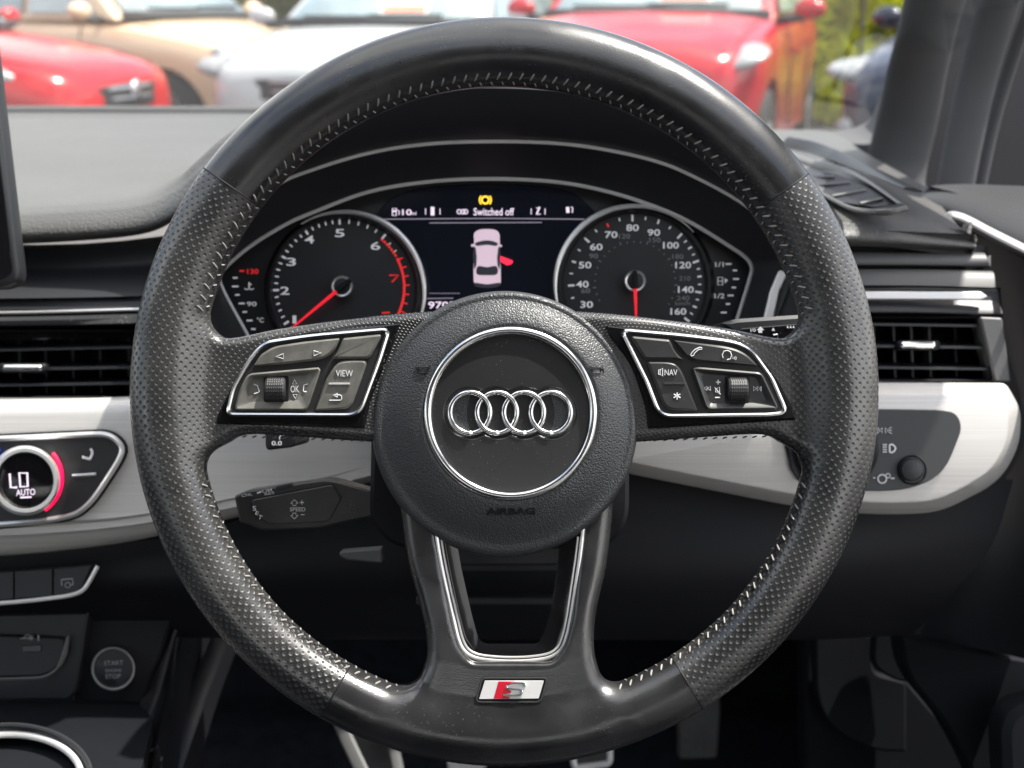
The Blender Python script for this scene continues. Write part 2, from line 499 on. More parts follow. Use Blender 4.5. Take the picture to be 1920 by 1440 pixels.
def torus(X, Y, Z):
    r = np.sqrt(X * X + Y * Y) + 1e-6
    s = Y / r
    ri = 150.4 + 4.0 * np.clip((-s + .1) / .8, 0, 1)
    ro = 184.3
    rc = (ri + ro) / 2; a = (ro - ri) / 2; b = 14.5
    dr = r - rc
    k0 = np.sqrt((dr / a) ** 2 + (Z / b) ** 2) + 1e-6
    k1 = np.sqrt((dr / a ** 2) ** 2 + (Z / b ** 2) ** 2) + 1e-6
    return k0 * (k0 - 1) / k1

def extr(S2, Z, zc, h, rd):
    q0 = S2 + rd; q1 = np.abs(Z - zc) - h + rd
    return np.minimum(np.maximum(q0, q1), 0) + np.sqrt(np.maximum(q0, 0) ** 2 + np.maximum(q1, 0) ** 2) - rd

def wheel_sdf(X, Y, Z, s2=None):
    if s2 is None: s2 = [poly_sd(X, Y, q) for q in (LSP, RSP, LOW, OPN)]
    d = torus(X, Y, Z)
    d = smin(d, extr(s2[0], Z, -5, 9.5, 5), 11)
    d = smin(d, extr(s2[1], Z, -5, 9.5, 5), 11)
    rr = np.sqrt(X * X + Y * Y)
    zc = np.clip((rr - 75) / 60, 0, 1) * 6 - 6
    d = smin(d, extr(s2[2], Z, zc, 9.0, 7), 9)
    d = -smin(-d, extr(s2[3], Z, 0, 60, 0), 3)
    return d

h = 1.3
xs = np.arange(-189, 190, h, dtype=np.float32); zs = np.arange(-19.5, 19.6, h, dtype=np.float32)
X2, Y2 = np.meshgrid(xs, xs, indexing='ij')
s2 = [poly_sd(X2, Y2, q)[:, :, None] for q in (LSP, RSP, LOW, OPN)]
G = wheel_sdf(X2[:, :, None], Y2[:, :, None], zs[None, None, :], s2).astype(np.float32)

def surface_nets(G, x0, z0, h):
    nx, ny, nz = G.shape
    sg = G < 0
    acc = np.zeros((nx - 1, ny - 1, nz - 1, 3), np.float32); cnt = np.zeros((nx - 1, ny - 1, nz - 1), np.float32)
    cor = [(i, j, k) for i in (0, 1) for j in (0, 1) for k in (0, 1)]
    def sl(c): return G[c[0]:nx - 1 + c[0], c[1]:ny - 1 + c[1], c[2]:nz - 1 + c[2]]
    for a in cor:
        for ax in range(3):
            if a[ax] == 0:
                b = list(a); b[ax] = 1
                A = sl(a); B = sl(b); m = (A < 0) != (B < 0)
                t = np.where(m, A / (A - B + 1e-12), 0)
                for q in range(3):
                    acc[..., q] += m * (a[q] + (t if q == ax else 0))
                cnt += m
    act = cnt > 0
    idx = np.full(act.shape, -1, np.int64); idx[act] = np.arange(act.sum())
    ii = np.argwhere(act); pos = ii + acc[act] / cnt[act][:, None]
    V = pos * h + np.array([x0, x0, z0]); F = []
    for ax in range(3):
        o1, o2 = [(1, 2), (2, 0), (0, 1)][ax]
        lo = [slice(None)] * 3; hi = [slice(None)] * 3
        lo[ax] = slice(0, -1); hi[ax] = slice(1, None)
        m = sg[tuple(lo)] != sg[tuple(hi)]
        e = np.argwhere(m)
        e = e[(e[:, o1] > 0) & (e[:, o2] > 0) & (e[:, o1] < G.shape[o1] - 1) & (e[:, o2] < G.shape[o2] - 1)]
        ins = sg[tuple(e.T)]
        def cell(d1, d2):
            c = e.copy(); c[:, o1] += d1; c[:, o2] += d2
            return idx[tuple(c.T)]
        q = np.stack([cell(-1, -1), cell(0, -1), cell(0, 0), cell(-1, 0)], 1)
        q[~ins] = q[~ins][:, ::-1]
        F.append(q)
    return V, np.concatenate(F)

WV, WF = surface_nets(G, xs[0], zs[0], h)
for it in range(3):
    e = .05
    x, y, z = [WV[:, k].astype(np.float64) for k in range(3)]
    d = wheel_sdf(x, y, z)
    g = np.stack([wheel_sdf(x + e, y, z) - d, wheel_sdf(x, y + e, z) - d, wheel_sdf(x, y, z + e) - d], 1) / e
    n2 = (g ** 2).sum(1) + 1e-6
    st = np.clip(d / n2, -1.0, 1.0)[:, None]
    WV = WV - g * st

bm = bmesh.new()
bv = [bm.verts.new(v) for v in WV.tolist()]
for q in WF.tolist():
    try: bm.faces.new([bv[i] for i in q])
    except ValueError: pass
seams_px = [((386, 318), (490, 390)), ((1518, 324), (1408, 403)), ((600, 1345), (660, 1243)), ((1322, 1335), (1262, 1235))]
seam_planes = []
for a, b in seams_px:
    A = Vector((*mm(*a), 0)); B = Vector((*mm(*b), 0)); t = (B - A).normalized(); n = Vector((t.y, -t.x, 0))
    seam_planes.append((A, n, B))
    bmesh.ops.bisect_plane(bm, geom=bm.verts[:] + bm.edges[:] + bm.faces[:], plane_co=A, plane_no=n, dist=1e-5)
bm.normal_update(); bm.verts.index_update()

def classify(c):
    x, y = c.x, c.y
    px = x * S + 945.5; py = 734 - y * S
    if y > 0:
        A, n, B = seam_planes[0] if x < 0 else seam_planes[1]
        cen = Vector((0, 0, 0)); s = (Vector((x, y, 0)) - A).dot(n) * (Vector((0, 180, 0)) - A).dot(n)
        return 'top' if s > 0 and math.hypot(x, y) > 140 else ('left' if x < 0 else 'right')
    A, n, B = seam_planes[2] if x < 0 else seam_planes[3]
    s = (Vector((x, y, 0)) - A).dot(n) * (Vector((0, -180, 0)) - A).dot(n)
    if (s > 0 and math.hypot(x, y) > 100) or (728 < px < 1170 and py > 850): return 'bottom'
    return 'left' if x < 0 else 'right'

groups = {'top': [], 'bottom': [], 'left': [], 'right': []}
for f in bm.faces: groups[classify(f.calc_center_median())].append([v.index for v in f.verts])
bm.verts.ensure_lookup_table()
vco = np.array([v.co for v in bm.verts]); vno = np.array([v.normal for v in bm.verts])
bm.free()

def wheel_world(x, y, z): return WC + RT * (x / 1000) + UP * (y / 1000) - FW * (z / 1000)

def uv_of(p):
    x, y, z = p
    r = math.hypot(x, y); s = y / (r + 1e-6)
    ri = 150.4 + 4.0 * min(1, max(0, (-s + .1) / .8)); rc = (ri + 184.3) / 2; dr = r - rc
    phi = math.atan2(dr, z)
    arc = phi * 15.8
    w = 0.0
    if dr < 0:
        td = float(torus(np.array(x), np.array(y), np.array(z)))
        w = min(1, max(0, td / 5.0)); w = w * w * (3 - 2 * w)
    lin = dr * 1.25 if z > -4 else arc
    v = arc * (1 - w) + lin * w
    return math.atan2(x, y) * rc / 4.55, v / 4.55

def wheel_part(name, key, m, label=None):
    fs = groups[key]; used = sorted({i for f in fs for i in f}); mp = {i: k for k, i in enumerate(used)}
    me = bpy.data.meshes.new(name)
    vs = [RT * (vco[i][0] / 1000) + UP * (vco[i][1] / 1000) - FW * (vco[i][2] / 1000) for i in used]
    me.from_pydata(vs, [], [[mp[i] for i in f] for f in fs])
    uvl = me.uv_layers.new(name='UVMap')
    uvs = [uv_of(vco[i]) for i in used]
    data = np.array([uvs[l.vertex_index] for l in me.loops], np.float32)
    uvl.data.foreach_set('uv', data.ravel())
    for p in me.polygons: p.use_smooth = True
    nr = [(RT * vno[i][0] + UP * vno[i][1] - FW * vno[i][2]).normalized() for i in used]
    me.normals_split_custom_set_from_vertices(nr)
    me.materials.append(M[m])
    o = link(bpy.data.objects.new(name, me)); o.parent = wheel
    if label: o['label'] = label
    return o
rim_top = wheel_part('rim_leather', 'top', 'leather', 'smooth leather arc across the top of the rim')
wheel_part('rim_leather', 'bottom', 'leather', 'smooth leather at the bottom of the rim with the two lower spokes')
wheel_part('perforated_grip', 'left', 'perf', 'perforated leather grip and spoke on the left, catching the sun')
wheel_part('perforated_grip', 'right', 'perf', 'perforated leather grip and spoke on the right')

# a BVH of the leather, for things laid on it
leather_bvh = BVHTree.FromPolygons([wheel_world(*v) for v in vco.tolist()], [f for k in groups.values() for f in k])
def on(bvh, off=.0002, fallback=DW):
    def fn(px, py):
        o = P(px, py, .3); dr = (P(px, py, 1.0) - o).normalized()
        hit = bvh.ray_cast(o, dr)
        if hit[0] is None: return fallback
        return (hit[0] - CAM).dot(FW) - off
    return fn
on_leather = on(leather_bvh)

def rc_at(th):
    s = math.sin(th); ri = 150.4 + 4.0 * min(1, max(0, (-s + .1) / .8)); return (ri + 184.3) / 2, (184.3 - ri) / 2
def rim_pt(th, phi, off=0.0):
    rc, a = rc_at(th); r = rc + (a + off) * math.cos(phi); z = (14.5 + off) * math.sin(phi)
    return wheel_world(r * math.cos(th), r * math.sin(th), z)

# seams: folded leather edges round the section
for (A, n, B) in seam_planes:
    th_a = math.atan2(A.y, A.x); th_b = math.atan2(B.y, B.x)
    sd = MB(); path = []
    for k in range(40):
        ph = math.pi * 2 * k / 40
        th = th_a + (th_b - th_a) * (1 - math.cos(ph)) / 2
        path.append(rim_pt(th, ph, -.05))
    c0 = sum(path, Vector()) / len(path)
    sweep(sd, path, .00042, .00042, True, 6, nrm=(c0 - WC).normalized().cross(-FW))
    sd.build('seam', 'plastic2', wheel)

# stitching: slanted stitches along the inner edge
runs = {}
def stitch(mb, p0, p1, r):
    p0 = Vector(p0); p1 = Vector(p1); mid = (p0 + p1) / 2
    out = (mid - WC); mid = mid + (-FW) * .0003 - out.normalized() * .0002
    pts = [p0, p0.lerp(mid, .35), mid, mid.lerp(p1, .65), p1]
    sweep(mb, pts, r, r, False, 6, nrm=-FW, taper=[.5, .95, 1, .95, .5])
N_ST = 176
for k in range(N_ST):
    th = math.pi / 2 - 2 * math.pi * (k + .5) / N_ST
    deg = (math.degrees(th) + 360) % 360
    # not where the spokes join the rim
    if 166 < deg < 196 or deg < 14 or deg > 344 or 252 < deg < 287: continue
    jt = random.uniform(-.0012, .0012)
    st = runs.setdefault('top' if 14 <= deg <= 166 else ('left' if deg < 260 else 'right'), MB())
    rc, a = rc_at(th); dth = 1.0 / rc
    po = 15 * min(1, max(0, -math.sin(th) * 2 + .3))
    stitch(st, rim_pt(th + dth + jt, R(152 + po), .15), rim_pt(th - dth + jt, R(137 + po), .2), .00050)
    stitch(st, rim_pt(th - 1.6 / rc + jt, R(158 + po), .15), rim_pt(th - 2.6 / rc + jt, R(168 + po), .2), .00042)
# stitches along the bottom edges of the side spokes
for sx in (0, 1):
    st = runs.setdefault('spoke%d' % sx, MB())
    for k in range(14):
        x = 440 + k * 18.5; y = 817 + (x - 440) * .036
        X = x if sx == 0 else 1892 - x
        stitch(st, Pw(X - 4, y + 2, -8), Pw(X + 4, y - 1, -3), .00045)
for st in runs.values(): st.build('stitching', 'thread', wheel)

# ------------------------------------------------------------------- gloss panels and buttons of the two side spokes
def mx_(pts, f):           # mirror helper
    return [((1892 - p[0]) if f else p[0],) + tuple(p[1:]) for p in pts]
def c7(X, Y): return (400 + X * .1875, 600 + Y * .1875)
def c8(X, Y): return (1140 + X * .1875, 600 + Y * .1875)

def zmm(z): return DW - z / 1000.0

def panel(side):
    if side == 'left':
        c = c7
        gl = [c7(20, 1040) + (4,), c7(35, 960) + (8,), c7(190, 640) + (20,), c7(330, 400) + (25,), c7(500, 225) + (20,), c7(900, 130) + (30,), c7(1870, 30) + (3,), c7(1760, 330) + (30,), c7(1570, 800) + (20,), c7(1510, 1085) + (5,)]
        tr = [c7(140, 945) + (12,), c7(200, 690) + (10,), c7(345, 420) + (20,), c7(500, 235) + (20,), c7(1000, 160) + (30,), c7(1755, 95) + (12,), c7(1660, 400) + (10,), c7(1455, 950) + (22,)]
        lbl = 'button cluster of the left spoke, dust and sunlight in its key colour, with scroll wheel, VIEW and back keys'
    else:
        c = c8
        gl = [c8(20, 170) + (4,), c8(-20, 50) + (3,), c8(900, 150) + (30,), c8(1300, 205) + (20,), c8(1500, 330) + (30,), c8(1690, 580) + (20,), c8(1880, 930) + (4,), c8(1890, 1000) + (5,), c8(400, 1090) + (5,), c8(385, 900) + (20,), c8(240, 450) + (30,)]
        tr = [c8(135, 105) + (12,), c8(760, 160) + (30,), c8(1270, 225) + (30,), c8(1440, 310) + (20,), c8(1640, 590) + (10,), c8(1785, 925) + (14,), c8(1600, 945) + (10,), c8(520, 960) + (22,), c8(390, 620) + (10,)]
        lbl = 'button cluster of the right spoke, clean black, with scroll wheel, phone, voice and NAV keys'
    g = rnd(gl, 10)
    pb = MB(); prism(pb, g, zmm(6.0), .013, bev=5)
    root = pb.build('control_panel', 'gloss', wheel, lbl, sharp=28)
    trr = rnd(tr, 10, 6)
    bp = MB(); prism(bp, inset(trr, 2), zmm(6.6), .004, bev=1)
    bp.build('key_bed', 'recess' if side == 'right' else 'recess', root)
    cm = MB(); sweep(cm, [P(x, y, zmm(7.2)) for x, y in resample(trr, 130)], .00115, .0011, True, 8)
    cm.build('chrome_surround', 'chrome', root)
    return root, c, trr

def clipx(pts): return pts

def key(root, pts, c, z=8.8, m='button', r=8, name='button', bev=4, label=None):
    p = rnd([c(*q[:2]) + ((q[2],) if len(q) > 2 else ()) for q in pts], r)
    b = MB(); prism(b, p, zmm(z), .004, bev=bev)
    return b.build(name, m, root, label, sharp=28)

def rocker(root, pts, c, inner, zt=9.2, zb=7.2, m='recess', fm='button', bowl=True):
    """scroll key: raised rim with a faceted dished floor"""
    outer = resample(rnd([c(*q) for q in pts], 9), 60)
    inn = resample(rnd([c(*q) for q in inner], 6), 60)
    ca = min(range(60), key=lambda k: (Vector(inn[k]) - Vector(outer[0])).length)
    inn = inn[ca:] + inn[:ca]
    b = MB()
    loops = [[P(x, y, zmm(zt) + .004) for x, y in outer], [P(x, y, zmm(zt) + .0008) for x, y in outer],
             [P(x, y, zmm(zt)) for x, y in inset(outer, 3)], [P(x, y, zmm(zt) + .0003) for x, y in inset(outer, 6)],
             [P(x, y, zmm(zb)) for x, y in inn]]
    rings(b, loops, True, True, True)
    return b.build('scroll_key', fm, root, sharp=25)

def scroll(root, px, py, w, hh, z=9.9):
    """knurled roller, axis across"""
    sl = MB(); prism(sl, rnd([(px - w / 2 - 5, py - hh / 2 - 5), (px + w / 2 + 5, py - hh / 2 - 5), (px + w / 2 + 5, py + hh / 2 + 5), (px - w / 2 - 5, py + hh / 2 + 5)], 7), zmm(z - 2.4), .002, bev=1)
    slo = sl.build('roller_slot', 'plastic2', root)
    rad = hh / S / 2 * 1.06; c = Pw(px, py, z - rad * .52)
    nu, nv = 64, 150; vs = []; fs = []
    W = w / S
    for i in range(nu):
        u = i / (nu - 1); e = min(u, 1 - u) * W
        er = 0 if e > 1.0 else -(1.0 - e) * .8
        for j in range(nv):
            a = 2 * math.pi * j / nv
            kn = .30 * max(0, math.sin(u * math.pi * 2 * 9)) ** .6 * max(0, math.sin(a * 21)) ** .6
            rr = rad + er + kn - .15
            vs.append(c + RT * ((u - .5) * W / 1000) + UP * (rr * math.sin(a) / 1000) - FW * (rr * math.cos(a) / 1000))
    for i in range(nu - 1):
        for j in range(nv):
            k = (j + 1) % nv
            fs.append((i * nv + j, i * nv + k, (i + 1) * nv + k, (i + 1) * nv + j))
    fs.append(tuple(range(nv))); fs.append(tuple((nu - 1) * nv + j for j in reversed(range(nv))))
    b = MB(); b.add(vs, fs)
    return b.build('scroll_wheel', 'button', root, sharp=80)

# ---- left
root, c, trr = panel('left')
key(root, [(395, 462, 4), (470, 345, 6), (600, 262, 14), (900, 215), (1262, 180, 4), (1205, 320, 24), (1080, 398, 24), (700, 440)], c, m='dusty_sunlit', label='key with left and right arrows, dust and sunlight in its colour')
key(root, [(1296, 180, 4), (1690, 138, 10), (1560, 385, 8), (1235, 385, 8), (1190, 392, 2), (1235, 325, 20)], c, m='dusty_sunlit', label='blank key, dust and sunlight in its colour')
key(root, [(1200, 470, 30), (1270, 402, 24), (1545, 400, 12), (1370, 890, 16), (1010, 905, 3), (1120, 600, 4)], c, m='dusty_sunlit', label='key marked VIEW above a return arrow, dust and sunlight in its colour')
rocker(root, [(345, 535), (1085, 470), (940, 902), (205, 902), (265, 690)], c, [(400, 590), (1000, 540), (880, 800), (330, 820), (350, 680)], fm='dusty_sunlit')
scroll(root, *c7(628, 690), 37, 42)
s = MB()
z = zmm(9.05)
def strk(mb, pts, c, zz, w=2.0, closed=False): line(mb, [c(*q) for q in pts], zz, w, .00018, closed)
strk(s, [(625, 365), (700, 338), (700, 388)], c, z, 2.0, True)
strk(s, [(1005, 308), (1005, 358), (1078, 330)], c, z, 2.0, True)
text(s, *c7(1310, 534), z, 'VIEW', 11.5, 32, 0, .004)
strk(s, [(1160, 803), (1270, 803), (1282, 792), (1282, 762), (1265, 750), (1215, 750)], c, z, 1.8)
strk(s, [(1240, 735), (1200, 752), (1240, 772)], c, z, 2.4, True)
zs_ = zmm(7.5)
strk(s, [(405, 645), (440, 655), (460, 715), (445, 728), (408, 738)], c, zs_, 2.0)
strk(s, [(945, 640), (905, 652), (898, 708), (912, 718), (955, 720)], c, zs_, 2.0)
strk(s, [(790, 640), (835, 640), (812, 598)], c, zs_, 1.7, True)
strk(s, [(795, 745), (840, 745), (820, 785)], c, zs_, 1.7, True)
text(s, *c7(815, 690), zs_, 'OK', 13, 16, 0, .002)
s.build('key_symbols', 'mark', root)
b = MB(); line(b, [c7(1155, 640), c7(1365, 640)], zmm(9.1), 4.5, .0006); b.build('key_ridge', 'satin', root)
# ---- right
root, c, trr = panel('right')
key(root, [(222, 158, 8), (618, 196, 4), (680, 320, 16), (760, 400, 2), (640, 392, 4), (372, 392, 6)], c, label='blank key')
key(root, [(655, 200, 4), (1240, 268, 30), (1400, 345, 14), (1505, 462, 4), (860, 412, 14), (760, 350, 24)], c, label='key with telephone and voice symbols')
key(root, [(388, 412, 6), (640, 412, 24), (725, 470, 26), (900, 905, 3), (640, 905, 16), (560, 860, 12)], c, label='key marked NAV above an asterisk')
rocker(root, [(835, 478), (900, 470), (1540, 525), (1715, 895), (985, 902)], c, [(930, 540), (1480, 570), (1590, 825), (1020, 835)])
scroll(root, *c8(1292, 692), 37, 42)
s = MB()
# telephone
strk(s, [(825, 345), (835, 362), (858, 352), (862, 335), (900, 300), (915, 295), (938, 292), (938, 275), (915, 275), (870, 295), (840, 325), (828, 345)], c, z, 1.9, True)
strk(s, [(1150, 380), (1142, 345), (1160, 312), (1195, 305), (1225, 320), (1232, 345), (1238, 362), (1228, 368), (1225, 390), (1205, 392), (1190, 400)], c, z, 2.0)
for k, (hh) in enumerate((6, 12, 18)):
    x = 1246 + k * 15
    strk(s, [(x, 382 - hh), (x + 6, 382), (x, 382 + hh)], c, z, 1.4)
strk(s, [(505, 500), (505, 545), (520, 545), (545, 562), (545, 480), (520, 500)], c, z, 1.8, True)
strk(s, [(520, 500), (520, 545)], c, z, 1.5)
text(s, *c8(630, 524), z, 'NAV', 11, 24, 0, .006)
for a in (90, 30, 150):
    ca, sa = math.cos(R(a)) * 38, math.sin(R(a)) * 36
    strk(s, [(690 - ca, 760 - sa), (690 + ca, 760 + sa)], c, z, 2.4)
strk(s, [(955, 660), (955, 705)], c, zs_, 2.0)
for x in (1025, 990): strk(s, [(x, 662), (x, 705), (x - 30, 683)], c, zs_, 1.7, True)
strk(s, [(1530, 662), (1530, 712)], c, zs_, 2.2)
for x in (1455, 1492): strk(s, [(x, 664), (x, 708), (x + 32, 686)], c, zs_, 1.7, True)
strk(s, [(1078, 622), (1125, 622)], c, zs_, 2.2); strk(s, [(1101, 598), (1101, 645)], c, zs_, 2.2)
strk(s, [(1070, 776), (1122, 776)], c, zs_, 2.2)
strk(s, [(1075, 685), (1075, 720), (1090, 720), (1115, 742), (1115, 668), (1090, 685)], c, zs_, 1.6, True)
strk(s, [(1065, 672), (1125, 745)], c, zs_, 1.6)
s.build('key_symbols', 'mark', root)
b = MB(); line(b, [c8(560, 640), c8(765, 640)], zmm(9.1), 4.5, .0006); b.build('key_ridge', 'recess', root)

# ------------------------------------------------------------------- airbag cover
HX, HY = 946.0, 795.0; CX, CY = 957.5, 775.0
prof = [(236, -8), (249, -4), (249.5, 1.5), (247, 4.2), (243, 5.6), (237, 6.2), (233, 5.9), (228, 6.2), (215, 8.4), (200, 10.4), (185, 12.0), (172, 12.9), (166, 13.1), (163.5, 12.6), (162, 11)]
def hub_cen(i):
    r = prof[i][0]; t = min(1, max(0, (249 - r) / (249 - 166.0)))
    return (HX + (CX - HX) * t, HY + (CY - HY) * t)
hb = MB(); lathe(hb, HX, HY, [(r, zmm(z)) for r, z in prof], 200, hub_cen)
hub = hb.build('airbag_cover', 'pad', wheel, sharp=60)
me = hub.data
hub_bvh = BVHTree.FromPolygons([v.co + hub.location + wheel.location for v in me.vertices], [tuple(p.vertices) for p in me.polygons])
# chrome ring
cm = MB()
lp = [(163.8, 10.5)] + [(155.6 + 8.2 * math.cos(R(a)), 12.2 + 2.2 * math.sin(R(a))) for a in range(0, 181, 15)] + [(147.4, 10.0)]
lathe(cm, CX, CY, [(r, zmm(z)) for r, z in lp], 160, capc=False); cm.build('chrome_ring', 'chrome', hub, sharp=70)
# centre disc with the pressed recess round the rings
RC = [(881.5, 774), (931.8, 774), (982.4, 774), (1032.8, 774)]; RR = 37.5
def emb_sd(x, y): return min(math.hypot(x - a, y - b) for a, b in RC) - 48
def emb_z(x, y):
    r = math.hypot(x - CX, y - CY) / 148
    zz = 11.6 + 1.3 * (1 - r * r)
    t = min(1, max(0, (-emb_sd(x, y) + 2.5) / 5)); t = t * t * (3 - 2 * t)
    return zz - 1.5 * t
nr_, na_ = 110, 300; vs = []; fs = []
for i in range(nr_ + 1):
    r = 148.4 * (i / nr_)
    for k in range(na_):
        a = 2 * math.pi * k / na_
        x = CX + r * math.cos(a); y = CY - r * math.sin(a)
        vs.append(Pw(x, y, emb_z(x, y) if i < nr_ else 9.5))
for i in range(nr_):
    for k in range(na_):
        kk = (k + 1) % na_
        fs.append((i * na_ + k, i * na_ + kk, (i + 1) * na_ + kk, (i + 1) * na_ + k))
b = MB(); b.add(vs, fs)
dsc = b.build('centre_disc', 'disc', hub, sharp=70)
for k, (x, y) in enumerate(RC):
    b = MB(); pth = []
    for j in range(72):
        a = 2 * math.pi * j / 72
        # ring lies over its right neighbour at the top and under it at the bottom
        dz = .35 * math.sin(a) * (1 if math.cos(a) > 0 else -1)
        pth.append(Pw(x + RR * math.cos(a), y - (RR + .8) * math.sin(a), 12.2 + dz))
    sweep(b, pth, .00130, .0011, True, 12); b.build('badge_ring', 'chrome', hub)
# lettering and horn symbols pressed into the cover
hz = on(hub_bvh, .0005)
b = MB(); text(b, 958, 959, 0, 'AIRBAG', 13, 92, 0, .02, depth=.0005, proj=hz)
b.build('lettering', 'plastic2', hub)
for side in (0, 1):
    b = MB()
    X = lambda x: x if side else 1912 - x
    def hl(pts): line(b, [(X(x), y) for x, y in pts], 0, 1.8, .0003) if False else sweep(b, [P(X(x), y, hz(X(x), y)) for x, y in cr(pts, 3)], .00026, .0003, False, 5)
    hl([(1106, 687), (1112, 689), (1128, 689), (1132, 686)]); hl([(1106, 691), (1111, 692), (1112, 699), (1126, 699), (1127, 692), (1131, 691)])
    hl([(1131, 686), (1132, 699)])
    b.build('horn_symbol', 'plastic2', hub)

# ------------------------------------------------------------------- lower bezel between the two lower spokes
outer = resample(rnd([(806, 960), (826, 1070), (845, 1160), (860, 1212), (884, 1240, 16), (1036, 1240, 16), (1060, 1212), (1075, 1160), (1086, 1070), (1100, 960)], 12), 120)
inner = resample(rnd([(846, 960), (866, 1070), (884, 1150), (896, 1195), (907, 1207, 8), (1008, 1207, 8), (1018, 1192), (1032, 1150), (1044, 1070), (1056, 960)], 10), 120)
b = MB()
rings(b, [[P(x, y, zmm(-14)) for x, y in outer], [P(x, y, zmm(1.2)) for x, y in outer], [P(x, y, zmm(1.6)) for x, y in inset(outer, 5)],
          [P(x, y, zmm(1.2)) for x, y in inset(outer, 20)], [P(x, y, zmm(-.5)) for x, y in inner], [P(x, y, zmm(-14)) for x, y in inner]], True)
bz = b.build('spoke_bezel', 'gloss', wheel, sharp=45)
# close the ring at the back
pth = [(816, 985), (824, 1040), (835, 1095), (850, 1160), (860, 1200), (872, 1222), (892, 1234), (925, 1239), (960, 1240.5), (995, 1239), (1030, 1233), (1050, 1220), (1061, 1198), (1070, 1160), (1080, 1095), (1088, 1040), (1094, 985)]
b = MB(); sweep(b, [P(x, y, zmm(3.2)) for x, y in cr(pth, 5)], .0010, .0009, False, 8); b.build('chrome_strip', 'satin', bz)
b = MB(); sweep(b, [P(x, y, zmm(2.6)) for x, y in inset(cr(pth, 5), 8)][2:-2] if area(pth) < 0 else [P(x, y, zmm(2.6)) for x, y in inset(cr(pth, 5), 8)][2:-2], .0006, .0006, False, 6); b.build('inner_strip', 'satin', bz)

# ------------------------------------------------------------------- badge on the lower rim
bpx = [(906, 1275), (1021, 1275), (1009, 1311), (897, 1312)]
b = MB(); zf = on_leather
zb_ = zf(958, 1293) - .0003
prism(b, rnd([(905, 1272), (1025, 1272), (1012, 1315), (893, 1315)], 7), zb_, .003, bev=1.5)
bd = b.build('badge', 'plastic2', wheel, 'small white and red parallelogram badge with a chrome letter S')
b = MB(); sweep(b, [P(x, y, zb_ - .0002) for x, y in resample(rnd([(904, 1271), (1026, 1271), (1013, 1316), (892, 1316)], 8), 60)], .0005, .0006, True, 6); b.build('badge_frame', 'recess', bd)
b = MB(); prism(b, rnd([(909, 1276), (1020, 1276), (1010, 1310), (898, 1311)], 1), zb_ - .0006, .001, bev=.6); b.build('badge_plate', 'badge_white', bd)
b = MB(); prism(b, [(935, 1278), (965, 1278), (962, 1282), (949, 1284), (947, 1290), (959, 1296), (957, 1300), (943, 1301), (944, 1305), (956, 1307), (955, 1310), (926, 1310)], zb_ - .0009, .0006, bev=.3); b.build('badge_stripe', 'badge_red', bd)
sp = cr([(985, 1287), (984, 1282), (975, 1280.5), (960, 1281), (952, 1284), (951, 1289), (958, 1291.5), (972, 1292.5), (979, 1295), (978, 1301), (970, 1303.5), (955, 1303.5), (945, 1301)], 4)
b = MB(); sweep(b, [P(x, y, zb_ - .0012) for x, y in sp], .00046, .0006, False, 8); b.build('badge_letter', 'chrome', bd)
# =================================================================== INSTRUMENT CLUSTER
DC = 0.80
clu = thing('instrument_cluster', 'instrument cluster with two round dials and a centre display, seen through the steering wheel', 'instrument cluster', P(925, 620, DC + .02))
Ipts = [(470, 640), (455, 612), (436, 578), (419, 545), (411, 520), (424, 500), (470, 461), (535, 421), (592, 396), (690, 360), (800, 341), (925, 335), (1050, 342), (1150, 362), (1240, 392), (1300, 420), (1362, 458), (1396, 481), (1409, 500), (1406, 522), (1378, 612), (1368, 640)]
Opts = [(425, 660), (405, 618), (388, 570), (378, 520), (395, 470), (445, 405), (520, 346), (580, 320), (690, 287), (800, 270), (925, 265), (1050, 269), (1150, 283), (1240, 305), (1310, 335), (1385, 376), (1440, 420), (1478, 470), (1482, 510), (1446, 612), (1430, 660), (1430, 662)]
I = cr(Ipts, 6); O = cr(Opts, 6)
face = MB(); prism(face, I, DC + .012, .01, bev=0)
face.build('face', 'clusterface', clu)
# display (a shaped dark glass between the dials)
scr = rnd([(700, 412, 6), (722, 378, 26), (775, 352, 60), (925, 343, 120), (1060, 352, 60), (1100, 378, 30), (1125, 412, 6), (1070, 470, 10), (1050, 640), (790, 640), (788, 470, 10)], 10)
b = MB(); prism(b, scr, DC + .0105, .001, bev=1.5)
disp = b.build('display', 'screen', clu, 'dark display showing a pink car from above with an open red door')
zd = DC + .0103
def dpart(fn_, nme='display_symbol', m='screentext'):
    T = MB(); fn_(T); T.build(nme, m, disp)
dpart(lambda T: text(T, 926, 397, zd, 'Switched off', 14, 76, 0, .012), 'display_text')
dpart(lambda T: (text(T, 763, 398, zd, '10', 11, 18, 0, .015), text(T, 776, 400, zd, 'mi', 6, 9, 0, .01)), 'display_text')
dpart(lambda T: (line(T, [(736, 404), (736, 391), (743, 391), (743, 404)], zd, 2, .0002, True), line(T, [(745, 394), (749, 396), (748, 403)], zd, 1.6, .0002), line(T, [(737, 396), (742, 396)], zd, 3, .0002)))
dpart(lambda T: (line(T, [(798, 391), (798, 402)], zd, 1.6, .0002), line(T, [(811, 388), (811, 404)], zd, 7, .0002), line(T, [(825, 391), (825, 402)], zd, 1.6, .0002)))
dpart(lambda T: [line(T, circ(q, 397, 4, 12), zd, 1.8, .0002, True) for q in (861, 868, 873)])
dpart(lambda T: (line(T, [(996, 391), (996, 402)], zd, 1.6, .0002), line(T, [(1022, 391), (1022, 402)], zd, 1.6, .0002), line(T, [(1012, 388), (1006, 402)], zd, 3, .0002), line(T, [(1005, 389), (1010, 391)], zd, 1.5, .0002), line(T, [(1008, 402), (1014, 401)], zd, 1.5, .0002)))
